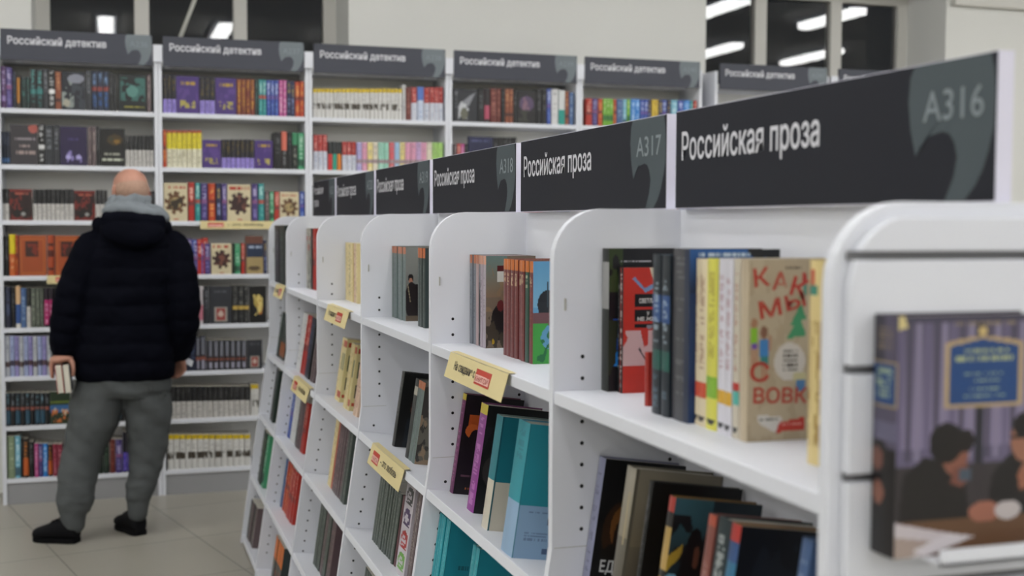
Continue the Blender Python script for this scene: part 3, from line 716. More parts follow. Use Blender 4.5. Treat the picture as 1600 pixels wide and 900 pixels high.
 (239, 1, 'wt', 2.5291, 2.5705, 0.204, 'left', 1), (239, 1, 'br', 2.5717, 2.5961, 0.2, 'left', 0), (239, 1, 'sb', 2.5974, 2.628, 0.195, 'left', 1),
 (239, 2, 'gb', 1.8845, 1.9062, 0.165, 'left', 0), (239, 2, 'rd', 1.9062, 1.9278, 0.166, 'left', 0), (239, 2, 'pk', 1.9278, 1.9496, 0.166, 'left', 0),
 (239, 2, 'k', 1.9496, 1.9713, 0.167, 'left', 0), (239, 2, 'F:navy', 1.9735, 2.1231, 0.21, 'left', 1), (239, 2, 'k', 2.1255, 2.1544, 0.208, 'left', 0),
 (239, 2, 'k', 2.1544, 2.1835, 0.209, 'left', 0), (239, 2, 'k', 2.1835, 2.2126, 0.209, 'left', 0), (239, 2, 'k', 2.2126, 2.2418, 0.21, 'left', 0),
 (239, 2, 'k', 2.2418, 2.271, 0.211, 'left', 0), (240, 1, 'rd', 2.704, 2.7447, 0.162, 'left', 0), (240, 1, 'pu', 2.7459, 2.7818, 0.164, 'left', 0),
 (240, 1, 'or', 2.7831, 2.8129, 0.163, 'left', 0), (240, 1, 'gl', 2.8141, 2.8365, 0.164, 'left', 0), (240, 1, 'gl', 2.8365, 2.859, 0.165, 'left', 0),
 (240, 1, 'gl', 2.859, 2.8815, 0.165, 'left', 0), (240, 1, 'or', 2.8827, 2.9015, 0.164, 'left', 0), (240, 1, 'sb', 2.9028, 2.9442, 0.165, 'left', 0),
 (240, 1, 'lb', 2.9454, 2.9693, 0.166, 'left', 0), (240, 1, 'gl', 2.9706, 2.9945, 0.167, 'left', 0), (240, 1, 'bb', 2.9958, 3.0267, 0.168, 'left', 0),
 (240, 1, 'bb', 3.0267, 3.0578, 0.169, 'left', 0), (240, 1, 'bu', 3.0591, 3.084, 0.168, 'left', 0), (240, 1, 'bu', 3.084, 3.1091, 0.169, 'left', 0),
 (240, 1, 'ny', 3.1091, 3.1341, 0.169, 'left', 0), (240, 1, 'yl', 3.1354, 3.1789, 0.17, 'left', 0), (240, 1, 'ny', 3.1802, 3.2075, 0.17, 'left', 0),
 (240, 1, 'bu', 3.2075, 3.235, 0.171, 'left', 0), (240, 1, 'ny', 3.235, 3.2624, 0.171, 'left', 0), (240, 1, 'lb', 3.2637, 3.3077, 0.172, 'left', 0),
 (240, 1, 'bu', 3.309, 3.3479, 0.172, 'left', 0), (240, 1, 'bb', 3.3492, 3.3921, 0.173, 'left', 0), (240, 1, 'te', 3.3934, 3.413, 0.172, 'left', 0),
 (240, 1, 'rd', 3.4143, 3.4391, 0.173, 'left', 0),
]
AISLE_BOOKS = [
 (316, 0, 'g_dark', 0.085, 1.9066, 1.8766, 0.2356, 0.13, 'c_dark', 1), (316, 0, 'g_kthin', 0.1, 1.876, 1.864, 0.2054, 0.11, None, 1),
 (316, 0, 'g_red', 0.1, 1.8634, 1.8514, 0.2049, 0.115, 'c_red', 1), (316, 0, 'g_dkteal', 0.065, 1.6552, 1.6266, 0.2324, 0.12, None, 1),
 (316, 0, 'g_dkteal', 0.065, 1.626, 1.598, 0.2324, 0.12, None, 1), (316, 0, 'g_grey', 0.068, 1.5974, 1.5442, 0.2419, 0.14, 'c_agap', 1),
 (316, 0, 'g_vc', 0.076, 1.5436, 1.534, 0.2294, 0.13, None, 1), (316, 0, 'g_vc', 0.076, 1.5334, 1.5075, 0.2294, 0.13, None, 1),
 (316, 0, 'g_vy', 0.076, 1.5069, 1.4755, 0.2309, 0.13, None, 1), (316, 0, 'g_vw', 0.076, 1.4749, 1.4535, 0.2319, 0.13, None, 1),
 (316, 0, 'g_vw', 0.076, 1.4529, 1.4315, 0.2319, 0.13, None, 1), (316, 0, 'g_vt', 0.076, 1.4309, 1.4133, 0.2331, 0.13, None, 1),
 (316, 0, 'g_vb', 0.076, 1.4127, 1.3914, 0.2324, 0.13, 'c_kak', 1), (316, 0, 'g_ydeco', 0.08, 1.2527, 1.2279, 0.2367, 0.1, None, 1),
 (316, 1, 'g2_port', 0.06, 1.9066, 1.8766, 0.2341, 0.155, 'c_port', 1), (316, 1, 'g2_beige', 0.055, 1.7781, 1.7423, 0.2425, 0.15, 'c_beige', 1),
 (316, 1, 'k', 0.05, 1.68, 1.6668, 0.2374, 0.15, 'c_blk', 1), (316, 1, 'g2_gold', 0.045, 1.5984, 1.578, 0.2322, 0.14, 'c_sil', 1),
 (316, 1, 'g2_salm', 0.04, 1.4642, 1.4429, 0.2363, 0.14, None, 1), (316, 1, 'g2_teal', 0.038, 1.4391, 1.4019, 0.2385, 0.14, None, 1),
 (316, 1, 'g2_multi', 0.036, 1.3954, 1.3709, 0.2401, 0.14, 'c_bluep', 1), (316, 1, 'sb', 0.035, 1.2292, 1.2078, 0.2619, 0.14, None, 1),
 (317, 0, 'g_gop', 0.0919, 2.7316, 2.7101, 0.2038, 0.115, None, 1), (317, 0, 'g_gop', 0.0919, 2.7095, 2.6887, 0.2038, 0.115, None, 1),
 (317, 0, 'g_tp', 0.0919, 2.6881, 2.6672, 0.2038, 0.115, None, 1), (317, 0, 'g_kst', 0.0919, 2.6666, 2.6457, 0.2038, 0.115, None, 1),
 (317, 0, 'g_mauve', 0.0919, 2.6451, 2.6242, 0.2038, 0.115, None, 1), (317, 0, 'g_mauve2', 0.0919, 2.6236, 2.6028, 0.2038, 0.115, 'c_horse', 1),
 (317, 0, 'g_bur', 0.0929, 2.4743, 2.4505, 0.2019, 0.115, None, 1), (317, 0, 'g_bur', 0.0929, 2.4499, 2.4267, 0.2019, 0.115, None, 1),
 (317, 0, 'g_bur', 0.0929, 2.4261, 2.4029, 0.2019, 0.115, None, 1), (317, 0, 'g_bur', 0.0929, 2.4023, 2.3792, 0.2019, 0.115, None, 1),
 (317, 0, 'g_bur', 0.0929, 2.3786, 2.3554, 0.2019, 0.115, None, 1), (317, 0, 'g_bur', 0.0929, 2.3548, 2.3316, 0.2019, 0.115, None, 1),
 (317, 0, 'g_grn', 0.0929, 2.331, 2.3078, 0.2019, 0.115, None, 1), (317, 0, 'g_bur', 0.0929, 2.3072, 2.2841, 0.2019, 0.115, 'c_sky', 1),
 (317, 1, 'g_pk1', 0.055, 2.7316, 2.7016, 0.2298, 0.14, 'c_flame', 1), (317, 1, 'g_mag', 0.045, 2.5505, 2.4986, 0.2322, 0.14, 'c_dk2', 1),
 (317, 1, 'g_tc', 0.028, 2.382, 2.3398, 0.2304, 0.14, 'c_tc', 1), (317, 1, 'g_tl', 0.01, 2.1915, 2.1249, 0.2481, 0.14, 'c_tl', 1),
 (317, 2, 'g_te1', 0.04, 2.7316, 2.7121, 0.2443, 0.14, None, 1), (317, 2, 'g_te1', 0.04, 2.7115, 2.6926, 0.2443, 0.14, None, 1),
 (317, 2, 'g_te1', 0.04, 2.692, 2.6731, 0.2443, 0.14, None, 1), (317, 2, 'g_te1', 0.04, 2.6725, 2.6537, 0.2443, 0.14, None, 1),
 (317, 2, 'g_te1', 0.04, 2.6531, 2.6342, 0.2443, 0.14, 'c_te', 1), (317, 2, 'g_te1', 0.035, 2.4375, 2.413, 0.246, 0.14, None, 1),
 (317, 2, 'g_te1', 0.035, 2.4124, 2.3885, 0.246, 0.14, 'c_te', 1), (317, 2, 'g_te1', 0.03, 2.1888, 2.1683, 0.2522, 0.14, None, 1),
 (317, 2, 'g_te1', 0.03, 2.1677, 2.1477, 0.2522, 0.14, 'c_te', 1), (318, 0, 'g_gg', 0.0891, 3.5566, 3.5204, 0.2073, 0.115, None, 1),
 (318, 0, 'g_gg', 0.0891, 3.5198, 3.4841, 0.2073, 0.115, None, 1), (318, 0, 'g_gg', 0.0891, 3.4835, 3.4479, 0.2073, 0.115, None, 1),
 (318, 0, 'g_gg', 0.0891, 3.4473, 3.4116, 0.2073, 0.115, None, 1), (318, 0, 'g_gg', 0.0891, 3.411, 3.3754, 0.2073, 0.115, 'c_man', 1),
 (318, 0, 'g_gk', 0.0869, 3.2211, 3.1936, 0.2092, 0.115, None, 1), (318, 0, 'g_gk', 0.0869, 3.193, 3.1662, 0.2092, 0.115, None, 1),
 (318, 0, 'g_gk', 0.0869, 3.1656, 3.1388, 0.2092, 0.115, None, 1), (318, 1, 'k', 0.055, 3.352, 3.3203, 0.208, 0.14, 'c_man2', 1),
 (318, 1, 'g_dk', 0.05, 3.1696, 3.1333, 0.2097, 0.13, None, 1), (318, 1, 'g_gg', 0.05, 3.1327, 3.0971, 0.2097, 0.13, None, 1),
 (318, 1, 'g_gg', 0.05, 3.0965, 3.0609, 0.2097, 0.13, 'c_rocks', 1), (318, 2, 'g_thin', 0.055, 3.4309, 3.4057, 0.187, 0.13, None, 0),
 (318, 2, 'g_thin', 0.055, 3.4051, 3.3804, 0.187, 0.13, None, 0), (318, 2, 'g_thin', 0.055, 3.3798, 3.3552, 0.187, 0.13, None, 0),
 (318, 2, 'g_thin', 0.055, 3.3546, 3.33, 0.187, 0.13, None, 0), (318, 2, 'g_thin', 0.055, 3.3294, 3.3048, 0.187, 0.13, None, 0),
 (318, 2, 'g_thin', 0.055, 3.3042, 3.2795, 0.187, 0.13, None, 0), (318, 2, 'g_thin', 0.055, 3.2789, 3.2543, 0.187, 0.13, None, 0),
 (318, 2, 'g_thin', 0.055, 3.2537, 3.2291, 0.187, 0.13, None, 0), (318, 2, 'g_thin', 0.055, 3.2285, 3.2038, 0.187, 0.13, None, 0),
 (318, 2, 'g_thin', 0.055, 3.2032, 3.1786, 0.187, 0.13, None, 0), (318, 2, 'g_thin', 0.055, 3.178, 3.1534, 0.187, 0.13, None, 0),
 (318, 2, 'g_mar', 0.055, 3.1528, 3.1281, 0.187, 0.13, None, 1), (318, 2, 'g_por', 0.05, 3.1014, 3.0084, 0.2329, 0.13, None, 1),
 (318, 2, 'gb', 0.05, 2.9858, 2.9623, 0.2464, 0.13, None, 1), (318, 2, 'gb', 0.05, 2.9617, 2.9388, 0.2464, 0.13, None, 1),
 (318, 3, 'g_thin', 0.055, 3.4628, 3.4345, 0.1991, 0.13, None, 0), (318, 3, 'g_thin', 0.055, 3.4339, 3.4062, 0.1991, 0.13, None, 0),
 (318, 3, 'g_thin', 0.055, 3.4056, 3.3779, 0.1991, 0.13, None, 0), (318, 3, 'k', 0.055, 3.3773, 3.3496, 0.1991, 0.13, None, 0),
 (319, 0, 'g_cr', 0.1, 4.3816, 4.3592, 0.2042, 0.11, None, 0), (319, 0, 'g_cr', 0.1, 4.3586, 4.3369, 0.2042, 0.11, None, 0),
 (319, 0, 'g_cr', 0.1, 4.3363, 4.3145, 0.2042, 0.11, None, 0), (319, 0, 'g_crk', 0.1, 4.3139, 4.2922, 0.2042, 0.11, None, 0),
 (319, 0, 'g_crk', 0.1, 4.2916, 4.2698, 0.2042, 0.11, None, 0), (319, 0, 'g_cr', 0.1, 4.2692, 4.2475, 0.2042, 0.11, None, 0),
 (319, 0, 'g_cr', 0.1, 4.2469, 4.2251, 0.2042, 0.11, None, 0), (319, 0, 'g_crp', 0.1, 4.2245, 4.2028, 0.2042, 0.11, None, 0),
 (319, 0, 'g_crp', 0.1, 4.2022, 4.1804, 0.2042, 0.11, None, 0), (319, 0, 'g_cr', 0.1, 4.1798, 4.1581, 0.2042, 0.11, None, 0),
 (319, 0, 'g_cr', 0.1, 4.1575, 4.1357, 0.2042, 0.11, None, 0), (319, 1, 'g_cr', 0.055, 4.2983, 4.2646, 0.218, 0.13, None, 0),
 (319, 1, 'g_cr2', 0.055, 4.264, 4.2309, 0.218, 0.13, None, 0), (319, 1, 'g_cr2', 0.055, 4.2303, 4.1972, 0.218, 0.13, 'c_cr2', 1),
 (319, 1, 'g_cr', 0.05, 4.0953, 4.0604, 0.2169, 0.13, None, 0), (319, 1, 'g_cr', 0.05, 4.0598, 4.0254, 0.2169, 0.13, None, 0),
 (319, 1, 'g_cr2', 0.05, 4.0248, 3.9905, 0.2169, 0.13, 'c_cr2', 1), (319, 1, 'g_crp', 0.05, 3.9191, 3.8859, 0.2114, 0.13, None, 0),
 (319, 1, 'g_crp', 0.05, 3.8853, 3.8528, 0.2114, 0.13, None, 0), (319, 2, 'g_cr', 0.055, 4.2089, 4.1756, 0.2279, 0.13, None, 0),
 (319, 2, 'g_cr', 0.055, 4.175, 4.1422, 0.2279, 0.13, None, 0), (319, 2, 'g_ort', 0.055, 4.1416, 4.1089, 0.2279, 0.13, None, 0),
 (319, 2, 'g_plum', 0.055, 4.1083, 4.0756, 0.2279, 0.13, None, 0), (319, 2, 'g_plum', 0.055, 4.075, 4.0423, 0.2279, 0.13, None, 0),
 (319, 2, 'g_plum', 0.055, 4.0417, 4.0089, 0.2279, 0.13, None, 0), (319, 2, 'g_plum', 0.055, 4.0083, 3.9756, 0.2279, 0.13, None, 0),
 (319, 2, 'g_plum', 0.055, 3.975, 3.9423, 0.2279, 0.13, None, 0), (319, 2, 'g_thin', 0.055, 3.9417, 3.909, 0.2279, 0.13, None, 0),
 (319, 2, 'g_thin', 0.055, 3.9084, 3.8756, 0.2279, 0.13, None, 0), (319, 3, 'g_thin', 0.055, 4.2511, 4.2227, 0.2158, 0.13, None, 0),
 (319, 3, 'g_thin', 0.055, 4.2221, 4.1943, 0.2158, 0.13, None, 0), (319, 3, 'g_thin', 0.055, 4.1937, 4.1659, 0.2158, 0.13, None, 0),
 (319, 3, 'g_thin', 0.055, 4.1653, 4.1375, 0.2158, 0.13, None, 0), (319, 3, 'g_plum', 0.055, 4.1369, 4.1091, 0.2158, 0.13, None, 0),
 (319, 3, 'g_plum', 0.055, 4.1085, 4.0807, 0.2158, 0.13, None, 0), (319, 3, 'g_thin', 0.055, 4.0801, 4.0523, 0.2158, 0.13, None, 0),
 (319, 3, 'g_thin', 0.055, 4.0517, 4.0239, 0.2158, 0.13, None, 0), (319, 3, 'g_plum', 0.055, 4.0233, 3.9955, 0.2158, 0.13, None, 0),
 (319, 3, 'g_plum', 0.055, 3.9949, 3.9671, 0.2158, 0.13, None, 0), (319, 3, 'g_plum', 0.055, 3.9665, 3.9387, 0.2158, 0.13, None, 0),
 (320, 0, 'g_mix', 0.085, 5.2066, 5.1911, 0.2496, 0.11, None, 0), (320, 0, 'g_mix', 0.085, 5.1905, 5.1756, 0.2496, 0.11, None, 0),
 (320, 0, 'g_mix', 0.085, 5.175, 5.1601, 0.2496, 0.11, None, 0), (320, 0, 'g_mix2', 0.085, 5.1595, 5.1445, 0.2496, 0.11, None, 0),
 (320, 0, 'g_mix2', 0.085, 5.1439, 5.129, 0.2496, 0.11, None, 0), (320, 0, 'g_mix2', 0.085, 5.1284, 5.1135, 0.2496, 0.11, None, 0),
 (320, 0, 'g_mix', 0.085, 5.1129, 5.098, 0.2496, 0.11, None, 0), (320, 0, 'g_mix', 0.085, 5.0974, 5.0825, 0.2496, 0.11, None, 0),
 (320, 0, 'k', 0.085, 5.0819, 5.067, 0.2496, 0.11, None, 0), (320, 0, 'k', 0.085, 5.0664, 5.0514, 0.2496, 0.11, None, 0),
 (320, 0, 'k', 0.085, 5.0508, 5.0359, 0.2496, 0.11, None, 0), (320, 0, 'rd', 0.085, 5.0353, 5.0204, 0.2496, 0.11, None, 0),
 (320, 0, 'rd', 0.085, 5.0198, 5.0049, 0.2496, 0.11, None, 0), (320, 0, 'rd', 0.085, 5.0043, 4.9894, 0.2496, 0.11, None, 0),
 (320, 1, 'wh', 0.045, 5.2021, 5.1672, 0.2407, 0.13, None, 0), (320, 1, 'wh', 0.045, 5.1666, 5.1322, 0.2407, 0.13, None, 0),
 (320, 1, 'wh', 0.045, 5.1316, 5.0973, 0.2407, 0.13, None, 0), (320, 1, 'wh', 0.045, 5.0967, 5.0624, 0.2407, 0.13, None, 0),
 (320, 1, 'rd', 0.045, 5.0618, 5.0274, 0.2407, 0.13, None, 0), (320, 1, 'rd', 0.045, 5.0268, 4.9925, 0.2407, 0.13, None, 0),
 (320, 1, 'rd', 0.045, 4.9919, 4.9576, 0.2407, 0.13, None, 0), (320, 1, 'nb', 0.045, 4.957, 4.9227, 0.2407, 0.13, None, 0),
 (320, 1, 'nb', 0.045, 4.9221, 4.8877, 0.2407, 0.13, None, 0), (320, 1, 'nb', 0.045, 4.8871, 4.8528, 0.2407, 0.13, None, 0),
 (320, 1, 'k', 0.045, 4.8522, 4.8179, 0.2407, 0.13, None, 0), (320, 1, 'k', 0.045, 4.8173, 4.7829, 0.2407, 0.13, None, 0),
 (320, 1, 'gb', 0.045, 4.7823, 4.748, 0.2407, 0.13, None, 0), (320, 1, 'gb', 0.045, 4.7474, 4.7131, 0.2407, 0.13, None, 0),
 (320, 2, 'bu', 0.05, 5.2066, 5.1795, 0.1977, 0.13, None, 0), (320, 2, 'bu', 0.05, 5.1789, 5.1523, 0.1977, 0.13, None, 0),
 (320, 2, 'bu', 0.05, 5.1517, 5.1252, 0.1977, 0.13, None, 0), (320, 2, 'wh', 0.05, 5.1246, 5.098, 0.1977, 0.13, None, 0),
 (320, 2, 'wh', 0.05, 5.0974, 5.0709, 0.1977, 0.13, None, 0), (320, 2, 'wh', 0.05, 5.0703, 5.0438, 0.1977, 0.13, None, 0),
 (320, 2, 'wh', 0.05, 5.0432, 5.0166, 0.1977, 0.13, None, 0), (320, 2, 'wh', 0.05, 5.016, 4.9895, 0.1977, 0.13, None, 0),
 (320, 2, 'k', 0.05, 4.9889, 4.9623, 0.1977, 0.13, None, 0), (320, 2, 'k', 0.05, 4.9617, 4.9352, 0.1977, 0.13, None, 0),
 (320, 2, 'gb', 0.05, 4.9346, 4.9081, 0.1977, 0.13, None, 0), (320, 2, 'gb', 0.05, 4.9075, 4.8809, 0.1977, 0.13, None, 0),
 (320, 2, 'g_plum', 0.05, 4.8803, 4.8538, 0.1977, 0.13, None, 0), (320, 2, 'g_plum', 0.05, 4.8532, 4.8266, 0.1977, 0.13, None, 0),
 (320, 2, 'rd', 0.05, 4.826, 4.7995, 0.1977, 0.13, None, 0), (320, 2, 'rd', 0.05, 4.7989, 4.7724, 0.1977, 0.13, None, 0),
 (320, 3, 'sb', 0.055, 5.1599, 5.1282, 0.2031, 0.13, None, 0), (320, 3, 'sb', 0.055, 5.1276, 5.0965, 0.2031, 0.13, None, 0),
 (320, 3, 'or', 0.055, 5.0959, 5.0648, 0.2031, 0.13, None, 0), (320, 3, 'or', 0.055, 5.0642, 5.0331, 0.2031, 0.13, None, 0),
 (320, 3, 'or', 0.055, 5.0325, 5.0014, 0.2031, 0.13, None, 0), (320, 3, 'or', 0.055, 5.0008, 4.9697, 0.2031, 0.13, None, 0),
 (320, 3, 'rd', 0.055, 4.9691, 4.938, 0.2031, 0.13, None, 0), (320, 3, 'rd', 0.055, 4.9374, 4.9063, 0.2031, 0.13, None, 0),
 (320, 3, 'rd', 0.055, 4.9057, 4.8746, 0.2031, 0.13, None, 0), (320, 3, 'rd', 0.055, 4.874, 4.8429, 0.2031, 0.13, None, 0),
 (320, 3, 'rd', 0.055, 4.8423, 4.8112, 0.2031, 0.13, None, 0), (320, 4, 'g_orb', 0.05, 5.1111, 5.0723, 0.1734, 0.13, None, 0),
 (320, 4, 'g_orb', 0.05, 5.0717, 5.0334, 0.1734, 0.13, None, 0), (320, 4, 'g_orb', 0.05, 5.0328, 4.9946, 0.1734, 0.13, None, 0),
 (320, 4, 'g_orb', 0.05, 4.994, 4.9557, 0.1734, 0.13, None, 0), (320, 4, 'g_orb', 0.05, 4.9551, 4.9168, 0.1734, 0.13, None, 0),
 (320, 4, 'g_orb', 0.05, 4.9162, 4.878, 0.1734, 0.13, None, 0), (321, 0, 'k', 0.02, 5.7603, 5.5919, 0.2596, 0.11, None, 1),
 (321, 0, 'dgn', 0.02, 5.5913, 5.4235, 0.2596, 0.11, None, 1), (321, 1, 'dgn', 0.03, 5.7264, 5.6474, 0.2032, 0.13, None, 0),
 (321, 1, 'g_gor', 0.03, 5.6468, 5.5685, 0.2032, 0.13, None, 0), (321, 1, 'g_gor', 0.03, 5.5679, 5.4895, 0.2032, 0.13, None, 0),
 (321, 2, 'k', 0.03, 5.6561, 5.597, 0.2667, 0.13, None, 0), (321, 2, 'dgn', 0.03, 5.5964, 5.538, 0.2667, 0.13, None, 0),
 (321, 3, 'dgn', 0.02, 5.6896, 5.6237, 0.2448, 0.13, None, 0), (321, 3, 'dgn', 0.02, 5.6231, 5.5578, 0.2448, 0.13, None, 0),
 (321, 3, 'gn', 0.02, 5.5572, 5.4919, 0.2448, 0.13, None, 0), (321, 4, 'k', 0.02, 5.7777, 5.7231, 0.1799, 0.13, None, 0),
 (321, 4, 'gb', 0.02, 5.7225, 5.6685, 0.1799, 0.13, None, 0), (321, 4, 'k', 0.02, 5.6679, 5.6138, 0.1799, 0.13, None, 0),
 (321, 4, 'gb', 0.02, 5.6132, 5.5592, 0.1799, 0.13, None, 0),
]

# ------------------------------------------------------------------ book artwork: small painted grids
def canvas(rows, cols, base):
    return np.tile(np.array(lin(base)), (rows, cols, 1))


def vnoise(rng, rows, cols, k):
    g = rng.random((k + 2, k + 2))
    y = np.linspace(0, k, rows)[:, None]; x = np.linspace(0, k, cols)[None, :]
    i, j = y.astype(int), x.astype(int)
    fy, fx = y - i, x - j
    return (g[i, j] * (1 - fy) + g[i + 1, j] * fy) * (1 - fx) + (g[i, j + 1] * (1 - fy) + g[i + 1, j + 1] * fy) * fx


def paint(rows, cols, base, ops, seed=0):
    rng = np.random.default_rng(seed)
    A = canvas(rows, cols, base)
    V = ((np.arange(rows) + .5) / rows)[:, None] + np.zeros((1, cols))
    U = ((np.arange(cols) + .5) / cols)[None, :] + np.zeros((rows, 1))
    for op in ops:
        k = op[0]
        if k == 'R':
            _, u0, v0, u1, v1, c = op
            A[(U >= u0) & (U < u1) & (V >= v0) & (V < v1)] = lin(c)
        elif k == 'E':
            _, cu, cv, ru, rv, c = op
            A[((U - cu) / ru) ** 2 + ((V - cv) / rv) ** 2 < 1] = lin(c)
        elif k == 'P':
            pts, c = op[1], op[2]
            ins = np.zeros((rows, cols), bool)
            for (xa, ya), (xb, yb) in zip(pts, pts[1:] + pts[:1]):
                if ya != yb:
                    ins ^= ((V < ya) != (V < yb)) & (U < (xb - xa) * (V - ya) / (yb - ya) + xa)
            A[ins] = lin(c)
        elif k == 'G':                                      # toothed emblem
            _, cu, cv, ru, rv, c = op
            q = np.arctan2((V - cv) / rv, (U - cu) / ru)
            A[((U - cu) / ru) ** 2 + ((V - cv) / rv) ** 2 < (1 + .16 * np.sign(np.sin(q * 8))) ** 2 * .78] = lin(c)
        elif k == 'B':
            _, u0, v0, u1, v1, ca, cb = op
            m = (U >= u0) & (U < u1) & (V >= v0) & (V < v1)
            t = np.clip((V - v0) / (v1 - v0), 0, 1)[..., None]
            A[m] = (np.array(lin(ca)) * (1 - t) + np.array(lin(cb)) * t)[m]
        elif k == 'N':
            _, c, thr, kk, u0, v0, u1, v1 = op
            n = vnoise(rng, rows, cols, kk) * .6 + vnoise(rng, rows, cols, kk * 3) * .4
            m = (n > thr) & (U >= u0) & (U < u1) & (V >= v0) & (V < v1)
            A[m] = lin(c)
        elif k == 'L':                                      # lines of lettering too small to read
            _, u0, v0, u1, v1, c, n = op
            h = (v1 - v0) / n
            for i in range(n):
                m = (V >= v0 + i * h) & (V < v0 + i * h + h * .6) & (U >= u0) & (U < u1)
                m &= (rng.random((1, cols)) < .72)
                A[m] = lin(c)
        elif k == 'S':                                      # lettering running along a spine
            _, v0, v1, c, den = op
            m = (V >= v0) & (V < v1) & (U > .28) & (U < .74) & (rng.random((rows, cols)) < .75) & (rng.random((rows, 1)) < den)
            A[m] = A[m] * .45 + np.array(lin(c)) * .55
    n = vnoise(rng, rows, cols, 3) * .14 + .93
    return (A ** 1.08) * n[..., None] * .88


def S(desc, base, *ops):
    return (desc, base, list(ops))


